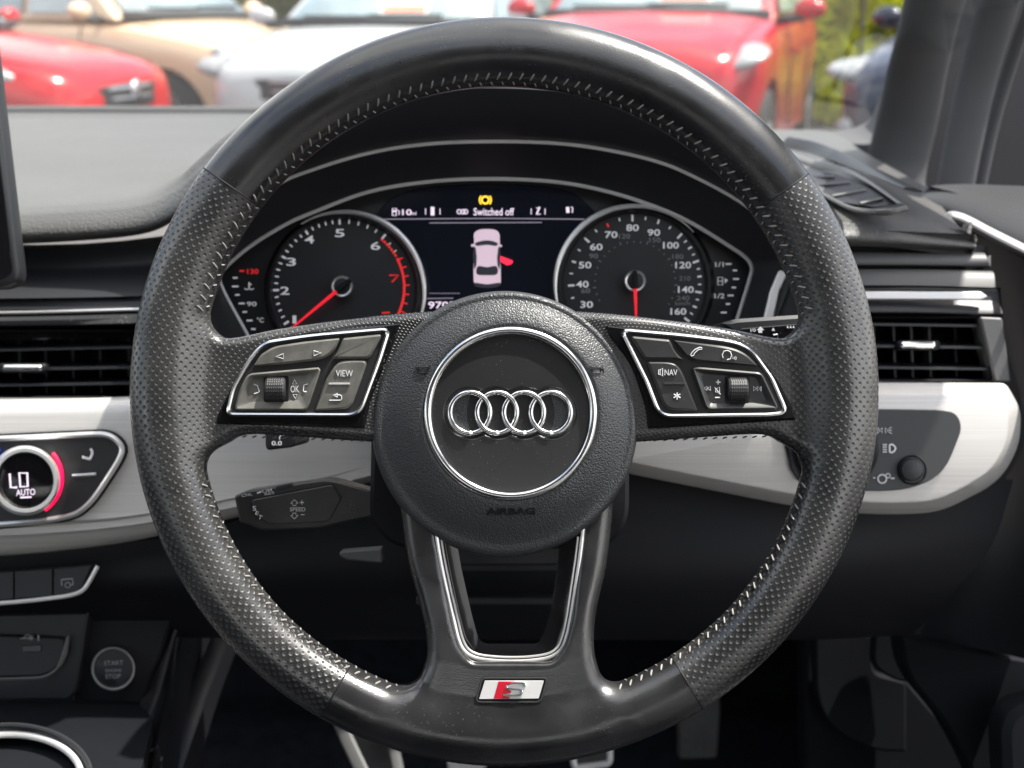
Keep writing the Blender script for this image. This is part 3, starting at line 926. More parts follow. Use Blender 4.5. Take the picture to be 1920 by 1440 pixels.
dpart(lambda T: (line(T, [(1064, 388), (1065, 399)], zd, 6, .0002), line(T, [(1071, 388), (1074, 390), (1073, 399)], zd, 2, .0002)))
dpart(lambda T: text(T, 828, 572, zd, '9705', 13, 50, 0, .012), 'display_text')
T = MB(); line(T, [(712, 411), (925, 409.5), (1096, 411)], zd, 1.8, .0002); line(T, [(805, 418), (1016, 417)], zd, 1.6, .0002)
line(T, [(798, 560), (850, 559)], zd, 1.5, .0002); line(T, [(805, 550), (862, 550)], zd, 1, .0002)
T.build('display_line', 'screendim', disp)
T = MB(); body = cr([(889, 452), (889, 438), (898, 431), (913, 429.5), (928, 431), (936, 438), (937, 452), (938, 480), (939, 520), (938, 532), (930, 537), (913, 538), (897, 537), (890, 532), (888, 520), (888, 480)], 4, True)
prism(T, body, zd - .0001, .0002); prism(T, [(883, 462), (884, 458), (890, 457), (890, 463)], zd - .0001, .0002); prism(T, [(936, 457), (941, 460), (941, 463), (936, 463)], zd - .0001, .0002)
T.build('car_picture', 'screenpink', disp)
T = MB(); prism(T, cr([(892, 455), (913, 450.5), (932, 455), (930, 461), (913, 459), (894, 461)], 4, True), zd - .0004, .0002)
prism(T, cr([(896, 499), (913, 501), (931, 499), (932, 514), (913, 516), (894, 514)], 3, True), zd - .0004, .0002)
prism(T, [(888, 461), (892, 465), (894, 482), (893, 498), (889, 505), (887, 480)], zd - .0004, .0002); prism(T, [(937, 461), (934, 465), (932, 482), (933, 498), (937, 505), (939, 480)], zd - .0004, .0002)
prism(T, cr([(890, 530), (913, 533), (937, 530), (935, 537), (913, 540), (892, 537)], 3, True), zd - .0004, .0002)
T.build('car_windows', 'screendark', disp)
T = MB(); prism(T, [(938, 480), (960, 488), (962, 491), (957, 496), (950, 497), (938, 490)], zd - .0004, .0002); T.build('open_door_warning', 'screenred', disp)
T = MB(); lo = [[P(910 + r * math.cos(a), 375 - r * math.sin(a), q) for a in [2 * math.pi * k / 24 for k in range(24)]] for r, q in ((5, zd + .0002), (5, zd - .0002), (8.3, zd - .0002), (8.3, zd + .0002))]
rings(T, lo, True)
for a0, a1 in ((135, 225), (-45, 45)): line(T, circ(910, 375, 11, 10, None, a0, a1), zd, 2.4, .0002)
T.build('brake_warning', 'amber', disp)

def dial(cx, cy, name, label, R0=143, ring_r=149, start=0):
    b = MB(); lathe(b, cx, cy, [(R0 + 10, DC + .0118), (R0 + 3, DC + .004), (R0 - 2, DC + .0035), (R0 - 7, DC + .0085), (0.5, DC + .0085)], 96)
    dl = b.build('dial', 'dial', clu, label, sharp=30)
    b = MB(); pth = [P(cx + ring_r * math.cos(R(a)), cy - ring_r * math.sin(R(a)), DC - .001) for a in range(-50, 231, 4)]
    return dl
def tick(mb, cx, cy, ang, r0, r1, w, z): 
    a = R(ang); line(mb, [(cx + r0 * math.cos(a), cy - r0 * math.sin(a)), (cx + r1 * math.cos(a), cy - r1 * math.sin(a))], z, w, .0003)

# rev counter
cx, cy = 641, 539
dl = dial(645, 545, 'dial', 'rev counter dial with red needle resting near 1 and a red band from 6', 140)
zf_ = DC + .0083
T = MB()
A = {0: 242, 1: 212.5, 2: 182.3, 3: 152.6, 4: 122.6, 5: 92, 6: 50.5, 7: 10, 8: -31}
for k in (1, 2, 3, 4, 5, 6): tick(T, cx, cy, A[k], 118, 129, 4.0, zf_)
for k in (0, 1, 2, 3, 4):
    for j in range(1, 5): tick(T, cx, cy, A[k] + (A[k + 1] - A[k]) * j / 5, 120, 127, 2.8, zf_)
for j in range(1, 5): tick(T, cx, cy, A[5] + (A[6] - A[5]) * j / 5, 120, 127, 2.8, zf_)
for j in (1, 2): tick(T, cx, cy, A[6] + (A[7] - A[6]) * j / 5, 119, 124, 2.4, zf_)
for s, x, y, w in (('1', 552, 599, 8), ('2', 534, 545, 18), ('3', 546, 491, 19), ('4', 580, 449, 19), ('5', 637, 437, 19), ('6', 704, 461, 19)):
    text(T, x, y, zf_, s, 15, w - 1, 0, .012)
T.build('dial_numerals', 'scale', dl)
T = MB()
line(T, circ(cx, cy, 117, 30, None, 28, -31), zf_, 4.5, .0003)
for j in range(7): tick(T, cx, cy, 50 - j * 3.2, 115, 119, 5, zf_)
for j in range(0, 7): tick(T, cx, cy, 26 - j * 8, 117, 127, 2.6, zf_)
line(T, [(730, 516), (747, 516), (735, 529)], zf_, 3, .0003)
line(T, [(716, 587), (731, 586)], zf_, 3, .0003)
T.build('red_band', 'red', dl)
def needle(cx, cy, tx, ty, bx, by, dl):
    b = MB(); lathe(b, cx, cy, [(20, DC + .008), (20.5, DC + .001), (18.5, DC), (15.5, DC + .0003), (15.5, DC + .003)], 48, capc=False); b.build('hub_ring', 'satin', dl)
    b = MB(); lathe(b, cx, cy, [(15.6, DC + .008), (15.6, DC + .002), (14, DC + .0005), (6, DC), (1, DC)], 40); b.build('hub_cap', 'plastic', dl)
    v = Vector((tx - cx, ty - cy)).normalized(); n = Vector((-v.y, v.x))
    b = MB(); s0 = (cx + v.x * 14, cy + v.y * 14)
    prism(b, [(s0[0] + n.x * 3.3, s0[1] + n.y * 3.3), (tx + n.x * 1.5, ty + n.y * 1.5), (tx - n.x * 1.5, ty - n.y * 1.5), (s0[0] - n.x * 3.3, s0[1] - n.y * 3.3)], DC - .001, .0012, bev=.8); b.build('needle', 'needle', dl)
    b = MB(); e = (cx - v.x * 20, cy - v.y * 20); s1 = (cx + v.x * 14, cy + v.y * 14)
    prism(b, rnd([(e[0] + n.x * 4.5, e[1] + n.y * 4.5), (s1[0] + n.x * 4.5, s1[1] + n.y * 4.5), (s1[0] - n.x * 4.5, s1[1] - n.y * 4.5), (e[0] - n.x * 4.5, e[1] - n.y * 4.5)], 3), DC - .003, .0035, bev=1.5); b.build('needle_boss', 'plastic2', dl)
needle(641, 537, 548, 614, 0, 0, dl)
# speedometer
cx, cy = 1191, 529
dl = dial(1190, 533, 'dial', 'speedometer dial from 20 to 160 with red needle pointing straight down', 140)
T = MB()
for s, x, y in (('30', 1100, 571), ('40', 1092, 533), ('50', 1097, 497), ('60', 1118, 463), ('70', 1146, 440), ('80', 1186, 427), ('90', 1226, 436)):
    text(T, x, y, zf_, s, 12.5, 23.5, 0, .014)
for s, x, y in (('100', 1258, 460), ('120', 1281, 497), ('140', 1286, 543), ('160', 1272, 584)): text(T, x, y, zf_, s, 12.5, 29.5, 0, .014)
SA = {20: 228, 30: 205.4, 40: 183, 50: 161.7, 60: 139, 70: 115.7, 80: 92.5, 90: 69, 100: 46, 110: 32, 120: 18.6, 130: 5, 140: -9, 150: -22.5, 160: -36}
for k in (20, 40, 60, 80, 100, 120, 140, 160): tick(T, cx, cy, SA[k], 114, 126, 3.8, zf_)
for k in (50, 90, 110, 130, 150): tick(T, cx, cy, SA[k], 117, 125, 3.4, zf_)
for k in range(20, 160, 10):
    if k < 110 or True: tick(T, cx, cy, (SA[k] + SA[k + 10]) / 2, 118, 124, 2.6, zf_)
T.build('dial_numerals', 'scale', dl)
T = MB(); tick(T, cx, cy, SA[70], 115, 122, 3, zf_); T.build('red_band', 'red', dl)
T = MB()
for s, x, y, w in (('60', 1098, 545, 17), ('90', 1113, 480, 17), ('120', 1171, 443, 21), ('150', 1228, 450, 21), ('180', 1271, 481, 21), ('210', 1284, 522, 21), ('240', 1281, 559, 24), ('km/h', 1280, 568.5, 28)):
    text(T, x, y, zf_, s, 9 if s != 'km/h' else 8, w, 0, .008)
for k in range(26):
    a = 207 - k * 9.6; tick(T, cx, cy, a, 74, 80 if k % 4 == 2 else 77, 2, zf_)
T.build('inner_scale', 'markdim', dl)
needle(1191, 527, 1193, 598, 0, 0, dl)
# side scales
T = MB(); z0_ = DC + .0118
for x, y, w in ((441, 521, 9), (441, 537, 12), (445, 553, 8), (453, 569, 11), (459, 585, 8), (468, 601, 11), (475, 617, 8)): line(T, [(x - w / 2, y), (x + w / 2, y)], z0_, 3, .0002)
text(T, 472, 570, z0_, '90', 8.5, 18, 0, .01); text(T, 488, 600, z0_, '°C', 9, 13, 0, .01)
line(T, [(467, 529), (467, 541)], z0_, 2.5, .0002); line(T, [(458, 541), (463, 543), (467, 541), (471, 543), (476, 541)], z0_, 1.8, .0002); line(T, [(468, 533), (472, 533)], z0_, 1.5, .0002)
T.build('gauge_marks', 'scale', clu, 'white marks of the temperature gauge'); T = MB()
for x, y, w in ((1366, 495, 11), (1378, 507, 8), (1380, 523, 11), (1376, 539, 8), (1370, 554, 11), (1365, 570, 8), (1357, 586, 11)): line(T, [(x - w / 2, y), (x + w / 2, y)], z0_, 3, .0002)
text(T, 1349, 496, z0_, '1/1', 9, 16, 0, .012); text(T, 1349, 555, z0_, '1/2', 9, 19, 0, .012)
line(T, [(1346, 520), (1346, 534), (1355, 534), (1355, 520)], z0_, 1.8, .0002, True); line(T, [(1346, 527), (1355, 527)], z0_, 1.5, .0002); prism(T, [(1359, 521), (1365, 526), (1359, 531)], z0_, .0003)
T.build('gauge_marks', 'scale', clu, 'white marks of the fuel gauge')
T = MB(); line(T, [(449, 508), (458, 508)], z0_, 3, .0002); text(T, 474, 509, z0_, '130', 9, 21, 0, .01); T.build('gauge_marks', 'red', clu, 'red 130 mark of the temperature gauge')
T = MB()
for a, b_ in (((436, 575), (444, 591)), ((445, 595), (452, 607)), ((454, 610), (460, 621))): line(T, [a, b_], z0_, 5, .0003)
T.build('gauge_bar', 'screentext', clu, 'lit segments of the temperature gauge')
# bright line framing the dials
fr = MB(); sweep(fr, [P(x, y, DC - .003) for x, y in I], .0013, .0012, False, 8); fr.build('frame_line', 'silver', clu)
for px, py, rr, a0, a1 in ((645, 548, 151, 122, -38), (1190, 535, 149, 208, 42)):
    fr = MB(); n = 44
    pth = [P(px + rr * math.cos(R(a0 + (a1 - a0) * k / n)), py - rr * math.sin(R(a0 + (a1 - a0) * k / n)), DC - .002) for k in range(n + 1)]
    tp = [.35 + 1.5 * math.sin(math.pi * min(1, (k / n) * (1.0 if a0 < 200 else 1) + .02)) ** 1 * .9 for k in range(n + 1)]
    sweep(fr, pth, .0011, .0011, False, 8, taper=tp); fr.build('dial_ring', 'satin', clu)
# inner ledge between frame line and hood line
b = MB(); OW = 0.765
n_ = len(I)
rings(b, [[P(x, y, DC + .02) for x, y in I], [P(x, y, DC - .002) for x, y in I], [P(x, y, OW + .004) for x, y in inset(O, 0)], [P(x, y, OW) for x, y in O], [P(x, y, OW + .03) for x, y in O]], False)
b.build('surround', 'visor', clu)

# =================================================================== DASHBOARD
dash = thing('dashboard', 'dark soft-touch dashboard with brushed silver trim across it and a hood over the instruments', 'dashboard', P(960, 760, .86))
def part(fn, name, m, label=None, sharp=38, parent=None):
    b = MB(); fn(b); return b.build(name, m, parent or dash, label, sharp=sharp)

# hood over the cluster: top edge hidden behind the rim
Hpts = [(345, 640), (330, 570), (322, 500), (350, 410), (440, 345), (530, 262), (600, 205), (690, 140), (800, 118), (925, 110), (1050, 116), (1150, 132), (1240, 158), (1320, 195), (1410, 252), (1475, 320), (1530, 400), (1548, 470), (1530, 560), (1500, 640), (1480, 690), (1478, 695)]
Hh = cr(Hpts, 6)
Oa = cr(Opts, 6)
def hood(b):
    l0 = [P(x, y, OW - .0005) for x, y in Oa]
    mid1 = [P(x * .8 + X * .2, y * .8 + Y * .2, .747) for (x, y), (X, Y) in zip(Oa, Hh)]
    mid2 = [P(x * .35 + X * .65, y * .35 + Y * .65, .730) for (x, y), (X, Y) in zip(Oa, Hh)]
    l2 = [P(X, Y, .736) for X, Y in Hh]
    l3 = [P(960 + (X - 960) * 1.005, Y - 12, .760) for X, Y in Hh]
    l4 = [P(960 + (X - 960) * .97, Y + 25, .88) for X, Y in Hh]
    l5 = [v + FW * .02 for v in l0]
    rings(b, [l5, l0, mid1, mid2, l2, l3, l4], False)
part(hood, 'instrument_hood', 'visor')
def hoodline(b): sweep(b, [P(x, y, OW - .0015) for x, y in Oa[16:-22]], .0013, .0012, False, 8)
part(hoodline, 'hood_line', 'silver')
def sidestrip(b):
    prism(b, rnd([(1462, 505, 6), (1478, 512, 6), (1462, 545), (1449, 604), (1431, 604), (1445, 545)], 5), .752, .004, bev=2.5)
    prism(b, rnd([(1520, 540), (1534, 548), (1512, 610), (1490, 610)], 4), .752, .004, bev=2.5)
part(sidestrip, 'side_strip', 'silver')
part(lambda b: prism(b, rnd([(1478, 512), (1525, 540), (1495, 620), (1448, 612)], 5), .757, .004, bev=1), 'side_panel', 'grey')

# upper pad, left of the hood: from the windscreen down to its front lip
def padL(b):
    rows = []
    far = [(-260, 211, 1.62), (-60, 211, 1.62), (120, 211.5, 1.6), (300, 212, 1.6), (420, 212, 1.58), (520, 213, 1.55), (600, 215, 1.5), (760, 214, 1.5)]
    m1 = [(-260, 262, 1.30), (-60, 262, 1.30), (120, 262, 1.30), (300, 262, 1.30), (420, 260, 1.28), (520, 256, 1.22), (600, 245, 1.12), (760, 190, 1.05)]
    m2 = [(-260, 338, 1.04), (-60, 338, 1.04), (120, 336, 1.04), (290, 326, 1.02), (372, 308, .97), (450, 285, .92), (540, 262, .88), (700, 215, .86)]
    lipc = [(-260, 460, .852), (-60, 460, .852), (110, 454, .850), (262, 440, .845), (330, 412, .83), (378, 372, .80), (440, 322, .765), (560, 250, .745)]
    sheet(b, [far, m1, m2] + [[(x, y - o, d + q) for x, y, d in lipc] for o, q in ((78, .055), (60, .020), (45, .008), (28, .001), (12, 0), (0, .008))], 6, 5, .01)
part(padL, 'upper_pad', 'dash')
part(lambda b: sweep(b, [P(x, y, 1.63) for x, y in ((-300, 207), (0, 207), (300, 207.5), (600, 208), (900, 208))], .006, .006), 'rear_edge', 'grey')
# right of the hood
def padR(b):
    far = [(1330, 242, 1.42), (1480, 243, 1.42), (1560, 248, 1.38), (1620, 285, 1.2), (1700, 330, 1.08), (1735, 350, 1.03)]
    m1 = [(1330, 262, 1.25), (1480, 264, 1.25), (1560, 280, 1.18), (1620, 318, 1.08), (1710, 362, 1.0), (1770, 392, .95)]
    m2 = [(1350, 330, 1.0), (1480, 330, 1.0), (1570, 345, .98), (1640, 374, .94), (1720, 404, .91), (1800, 426, .89)]
    lipc = [(1400, 457, .836), (1500, 459, .838), (1590, 461, .845), (1680, 464, .850), (1760, 467, .855), (1830, 470, .860)]
    sheet(b, [far, m1, m2] + [[(x, y - o * k, d + q) for (x, y, d), k in zip(lipc, (1, 1, .9, .75, .55, .4))] for o, q in ((60, .028), (45, .010), (28, .001), (12, 0), (0, .008))], 6, 5, .01)
part(padR, 'upper_pad', 'dash')
# band with the air outlet lines
part(lambda b: sheet(b, [[(-200, 462, .868), (150, 462, .868), (420, 430, .868)], [(-200, 500, .872), (150, 500, .872), (420, 480, .872)], [(-200, 524, .862), (150, 524, .862), (420, 520, .862)], [(-200, 560, .850), (150, 558, .850), (420, 556, .850)], [(-200, 582, .846), (150, 580, .846), (420, 577, .846)]], 4, 5, .008), 'band', 'plastic')
part(lambda b: sweep(b, [P(-200, 590, .845), P(60, 586, .845), P(430, 575, .845)], .0012, .0012), 'band_line', 'satin')
part(lambda b: sheet(b, [[(-200, 592, .846), (150, 586, .846), (430, 578, .846)], [(-200, 612, .840), (150, 608, .840), (430, 600, .840)], [(-200, 618, .846), (150, 614, .846), (430, 606, .846)]], 4, 4, .02), 'band', 'gloss')
part(lambda b: sheet(b, [[(1500, 470, .874), (1700, 472, .874), (1845, 474, .876)], [(1500, 474, .862), (1700, 476, .862), (1848, 478, .864)], [(1500, 496, .860), (1700, 496, .860), (1856, 498, .862)], [(1500, 499, .872), (1700, 499, .872), (1858, 501, .874)]], 4, 4, .008), 'band', 'grey')
part(lambda b: sheet(b, [[(1500, 505, .868), (1700, 505, .868), (1862, 508, .870)], [(1500, 508, .858), (1700, 508, .858), (1863, 511, .86)], [(1500, 536, .852), (1700, 536, .852), (1868, 538, .854)], [(1500, 544, .852), (1700, 544, .852), (1870, 546, .854)]], 4, 4, .008), 'band', 'grey')
part(lambda b: prism(b, [(1480, 455), (1850, 460), (1880, 600), (1480, 600)], .878, .01), 'band', 'plastic2')
part(lambda b: prism(b, rnd([(1560, 546), (1840, 547, 4), (1853, 556, 4), (1842, 562, 4), (1560, 561)], 3), .842, .004, bev=2), 'band_line', 'silver')
part(lambda b: sheet(b, [[(1500, 562, .848), (1700, 562, .848), (1872, 564, .852)], [(1500, 585, .842), (1700, 585, .842), (1880, 588, .846)], [(1500, 592, .85), (1700, 592, .85), (1880, 594, .85)]], 4, 4, .02), 'band', 'plastic')

# brushed trim, one piece each side of the column
def trim(b, pts, top, bot, d=.80):
    prism(b, pts, d, .02, bev=6)
def trimL(b):
    # bevelled cross-section swept across: rows run left to right
    xs_ = [-300, 0, 120, 250, 400, 560, 700]
    t0 = [758, 752, 750, 746, 738, 728, 718]; b1 = [1010, 1000, 993, 980, 955, 922, 888]; b0 = [1054, 1040, 1030, 1012, 978, 940, 900]
    rows = [[(x, y - 2, .815) for x, y in zip(xs_, t0)], [(x, y, .803) for x, y in zip(xs_, t0)], [(x, y + 30, .797) for x, y in zip(xs_, t0)], [(x, (y + 34 + q) / 2, .795) for x, y, q in zip(xs_, t0, b1)],
            [(x, y - 4, .7945) for x, y in zip(xs_, b1)], [(x, y + 2, .7955) for x, y in zip(xs_, b1)], [(x, y - 2, .803) for x, y in zip(xs_, b0)], [(x, y + 2, .82) for x, y in zip(xs_, b0)]]
    sheet(b, rows, 6, 3, .006)
part(trimL, 'silver_trim', 'alu', sharp=60)
def trimR(b):
    out = resample(rnd([(1150, 716, 4), (1886, 718, 12), (1914, 768, 18), (1912, 838, 40), (1872, 905, 40), (1760, 962, 40), (1640, 966, 60), (1500, 952, 60), (1182, 889, 60), (1150, 880, 4)], 10), 220)
    rings(b, [[P(x, y, .83) for x, y in out], [P(x, y, .806) for x, y in out], [P(x, y, .804) for x, y in inset(out, 2)], [P(x, y, .7955) for x, y in inset(out, 22)], [P(x, y, .795) for x, y in inset(out, 26)]], True, True, True)
part(trimR, 'silver_trim', 'alu', sharp=25)

# lower dash: knee panel and the dark apron under the trim
part(lambda b: sheet(b, [[(-300, 1040, .825), (300, 1010, .825), (700, 900, .83), (1180, 880, .83), (1500, 940, .825), (1900, 900, .83)], [(-300, 1100, .82), (300, 1090, .82), (700, 1060, .82), (1180, 1060, .82), (1500, 1060, .82), (1860, 1020, .83)],
                         [(-300, 1150, .845), (300, 1150, .845), (700, 1150, .845), (1180, 1150, .84), (1500, 1150, .84), (1780, 1120, .84)], [(-300, 1186, .87), (300, 1190, .87), (700, 1192, .87), (1180, 1194, .87), (1500, 1194, .87), (1720, 1180, .87)], [(-300, 1192, .9), (300, 1196, .9), (700, 1199, .9), (1180, 1200, .9), (1500, 1200, .9), (1710, 1190, .9)]], 8, 5, .01), 'knee_panel', 'plastic2')
part(lambda b: (prism(b, rnd([(840, 1052), (1060, 1052), (1048, 1072), (850, 1072)], 4), .775, .05, bev=3), prism(b, rnd([(780, 1120), (1100, 1120), (1100, 1135), (780, 1135)], 4), .795, .02, bev=3)), 'column_cover', 'plastic')
part(lambda b: box(b, (.50, 1.28, .74), .28, .60, .48), 'hidden_sun_blocker', 'plastic2')  # hidden filler added to stop sun reaching the kick panel

# =================================================================== AIR VENTS
def vent(name_label, X0, X1, ytop, ybot, slats, vanes, clip, right=False):
    v = thing('air_vent', name_label, 'air vent', P((X0 + X1) / 2, ybot, .86), group='slatted air vents in the dashboard')
    b = MB(); o = rnd([(X0, ytop), (X1, ytop), (X1 + (18 if right else 0), ybot), (X0, ybot)], 6)
    # open box
    rings(b, [[P(x, y, .835) for x, y in o], [P(x, y, .838) for x, y in inset(o, 3)], [P(x, y, .90) for x, y in inset(o, 10)]], True, False, True)
    b.build('duct', 'plastic2', v)
    for (x0, y0, x1, y1) in slats:
        b = MB(); dr = [P(x0, y0, .838), P(x1, y1, .838), P(x1, y1 - 8, .862), P(x0, y0 - 8, .862)]
        t = UP * .0008
        b.add([q + t for q in dr] + [q - t for q in dr], [(0, 1, 2, 3), (7, 6, 5, 4), (0, 4, 5, 1), (1, 5, 6, 2), (2, 6, 7, 3), (3, 7, 4, 0)])
        b.build('slat', 'plastic', v)
    for x in vanes:
        b = MB(); dr = [P(x, ytop + 6, .868), P(x + 4, ybot - 6, .868), P(x + 4, ybot - 6, .89), P(x, ytop + 6, .89)]; t = RT * .0008
        b.add([q + t for q in dr] + [q - t for q in dr], [(0, 1, 2, 3), (7, 6, 5, 4), (0, 4, 5, 1), (1, 5, 6, 2), (2, 6, 7, 3), (3, 7, 4, 0)])
        b.build('vane', 'plastic', v)
    x0, x1, y = clip
    b = MB(); prism(b, rnd([(x0 - 7, y - 9), (x1 + 7, y - 9), (x1 + 7, y + 9), (x0 - 7, y + 9)], 8), .833, .012, bev=4); h_ = b.build('clip', 'plastic2', v)
    b = MB(); prism(b, rnd([(x0, y - 6), (x1, y - 6), (x1, y + 6), (x0, y + 6)], 6), .8318, .004, bev=4); b.build('clip_insert', 'chrome', h_)
    return v
vent('left slatted air vent with chrome clip, cut by the left edge of the wheel rim', -240, 400, 618, 746, [(-240, 662, 400, 648), (-240, 698, 400, 686), (-240, 727, 400, 716)], (-60, -15, 35, 84, 135, 186, 240, 290), (2, 78, 690))
v = vent('right slatted air vent with chrome clip, beside the driver door', 1560, 1842, 594, 714, [(1560, 607, 1842, 611), (1560, 648, 1852, 652), (1560, 688, 1862, 692)], (1600, 1638, 1675, 1708, 1742, 1790), (1690, 1757, 647), True)
b = MB(); prism(b, rnd([(1838, 594), (1880, 596), (1896, 716), (1866, 716)], 5), .832, .02, bev=3); b.build('end_cap', 'grey', v)

# side demister on top of the pad
v = thing('demister_vent', 'small demister grille on top of the dashboard at its right end', 'air vent', P(1600, 380, .98))
def dm(x, y): return 1.18 - (y - 280) * .0024 - (x - 1500) * .00035
b = MB(); gr = rnd([(1500, 318), (1560, 325), (1640, 350), (1690, 380), (1640, 388), (1570, 378), (1520, 360)], 8)
prism(b, gr, 0, .006, bev=0, dfun=lambda x, y: dm(x, y) - .03); b.build('grille_bed', 'plastic2', v)
for x0, y0, x1, y1 in ((1505, 333, 1565, 332), (1520, 349, 1594, 343), (1560, 368, 1624, 357), (1612, 382, 1654, 373)):
    b = MB(); sweep(b, [P(x0, y0, dm(x0, y0) - .04), P(x1, y1, dm(x1, y1) - .04)], .0012, .0012); b.build('grille_bar', 'grey', v)
b = MB(); pth = cr([(1478, 288), (1530, 308), (1585, 320), (1630, 342), (1692, 386)], 6); sweep(b, [P(x, y, dm(x, y) - .045) for x, y in pth], .0034, .0012); b.build('frame', 'grey', v)
b = MB(); pth = cr([(1470, 268), (1540, 283), (1620, 314), (1712, 356)], 6); sweep(b, [P(x, y, dm(x, y) - .02) for x, y in pth], .0075, .0015); b.build('groove', 'plastic', v)
b = MB(); pth = cr([(1500, 345), (1545, 366), (1600, 392), (1660, 398), (1700, 390)], 6); sweep(b, [P(x, y, dm(x, y) - .035) for x, y in pth], .002, .0015); b.build('frame', 'dash', v)

# =================================================================== CLIMATE PANEL
cp = thing('climate_panel', 'climate control panel with round LO AUTO dial and heated seat key, framed in silver', 'climate control', P(80, 980, .80))
ol = resample(rnd([(-200, 832, 4), (205, 813, 22), (232, 838, 16), (224, 862, 30), (160, 960, 50), (100, 975, 40), (-200, 1000, 4)], 10), 150)
b = MB(); prism(b, inset(ol, -9), .7925, .006, bev=2); base = b.build('bezel', 'plastic2', cp)
b = MB(); prism(b, inset(ol, 1), .7905, .003, bev=1); b.build('key_plate', 'plastic', cp)
b = MB(); sweep(b, [P(x, y, .789) for x, y in ol], .0018, .0018, True, 8); b.build('silver_frame', 'satin', cp)
b = MB(); lathe(b, 47, 901, [(66, .79), (64, .778), (60, .7755), (54, .7755), (53, .777), (52.5, .78)], 96, capc=False); kn = b.build('dial', 'satin', cp, 'silver ringed temperature dial')
b = MB(); lathe(b, 47, 902, [(53.5, .79), (53, .7785), (48, .7780), (1, .7778)], 64); sc_ = b.build('dial_screen', 'gloss', kn)
T = MB(); dz = .7775
line(T, [(18, 888), (20, 914), (32, 914)], dz, 4, .0002); line(T, [(36, 887), (51, 887), (52, 912), (38, 913)], dz, 4, .0002, True)
text(T, 48, 923, dz, 'AUTO', 12, 36, 3, .012); line(T, [(38, 933), (59, 932)], dz, 3, .0002)
T.build('dial_text', 'screentext', kn)
b = MB(); line(b, circ(44, 896, 72, 24, None, 40, -56), .7895, 7, .0008); b.build('heat_arc', 'ledred', cp)
b = MB(); line(b, circ(44, 898, 72, 12, None, 152, 129), .7895, 7, .0008); b.build('cool_arc', 'ledblue', cp)
b = MB(); line(b, cr([(170, 841), (173, 850), (168, 862)], 4), .7898, 5, .0003); line(b, [(168, 861), (154, 857)], .7898, 5, .0003); b.build('seat_symbol', 'mark', cp)
b = MB(); sweep(b, [P(136, 892, .7895), P(180, 889, .7895)], .0011, .001); b.build('key_bar', 'satin', cp)

# =================================================================== LIGHT SWITCH PANEL
lp_ = thing('light_switch_panel', 'grey light switch panel with lamp symbols and round knob in the right trim', 'light switch', P(1640, 920, .80))
pts = rnd([(1462, 764, 20), (1790, 769, 24), (1806, 800, 20), (1770, 890, 40), (1700, 921, 50), (1560, 921, 40), (1492, 900, 40), (1470, 830, 30)], 20)
b = MB(); prism(b, pts, .7925, .006, bev=1.5); b.build('plate', 'switch', lp_)
b = MB(); lathe(b, 1570, 842, [(78, .795), (76, .784), (70, .781), (1, .781)], 64); b.build('rotary_switch', 'plastic', lp_)
b = MB(); prism(b, rnd([(1474, 812), (1500, 812), (1500, 905), (1484, 880)], 6), .7905, .003, bev=1.5); b.build('key', 'plastic', lp_)
b = MB(); lathe(b, 1710, 881, [(30, .7935), (27, .7915), (22, .7935), (21.5, .788), (19, .7862), (10, .7855), (1, .7853)], 48); b.build('knob', 'plastic', lp_)
z_ = .7915
def lsym(fn_):
    T = MB(); fn_(T); T.build('lamp_symbol', 'mark', lp_)
def side_lights(T):
    for s_ in (-1, 1):
        line(T, [(1657 + s_ * 3, 802), (1657 + s_ * 3, 812), (1657 + s_ * 8, 807)], z_, 1.8, .0002, True)
        for k in (-4, 0, 4): line(T, [(1657 + s_ * 9, 807 + k * .7), (1657 + s_ * 15, 807 + k * 1.5)], z_, 1.4, .0002)
lsym(side_lights)
def headl(T):
    line(T, cr([(1668, 834), (1674, 834), (1679, 841), (1674, 848), (1668, 848)], 3), z_, 3, .0002, True)
    for k in range(4): line(T, [(1655, 834 + k * 4.5), (1663, 834 + k * 4.5)], z_, 2, .0002)
lsym(headl)
lsym(lambda T: (line(T, circ(1654, 898, 8, 20), z_, 2.4, .0002, True), line(T, circ(1665, 892, 4, 12), z_, 1.6, .0002, True), line(T, [(1637, 896), (1641, 896)], z_, 2.4, .0002), line(T, [(1670, 897), (1677, 897)], z_, 3, .0002)))

# =================================================================== trip reset key, stalks, column
b = MB(); prism(b, rnd([(496, 780), (553, 780), (554, 838, 10), (498, 845, 10)], 8), .715, .05, bev=3)
tr_ = b.build('trip_reset_key', 'plastic2', None); tag(tr_, 'small black key marked 0.0 hanging under the left spoke', 'button')
T = MB(); text(T, 519, 831, .7148, '0.0', 8.5, 19, 0, .012); line(T, circ(530, 822, 6, 12, None, 200, 60), .7148, 1.8, .0002)
T.build('key_symbol', 'mark', tr_)

col = thing('steering_column', 'black steering column shroud behind the hub of the wheel', 'steering column', P(930, 900, .78))
def cone(b, cx, cy, r0, d0, r1, d1, seg=48): lathe(b, cx, cy, [(r0 * .9, d0), (r0, d0 + .003), (r1, d1)], seg)
b = MB(); prism(b, rnd([(700, 640), (1180, 640), (1180, 980, 40), (1140, 1030, 40), (740, 1030, 40), (692, 980, 30)], 40), .665, .13, bev=8); b.build('shroud', 'plastic2', col)
b = MB(); prism(b, rnd([(735, 1000), (1130, 1000), (1060, 1062, 30), (830, 1062, 30)], 20), .70, .10, bev=6); b.build('lower_shroud', 'plastic', col)
b = MB(); lathe(b, 948, 800, [(120, .63), (140, .665), (145, .67)], 64); b.build('hub_boss', 'plastic2', col)

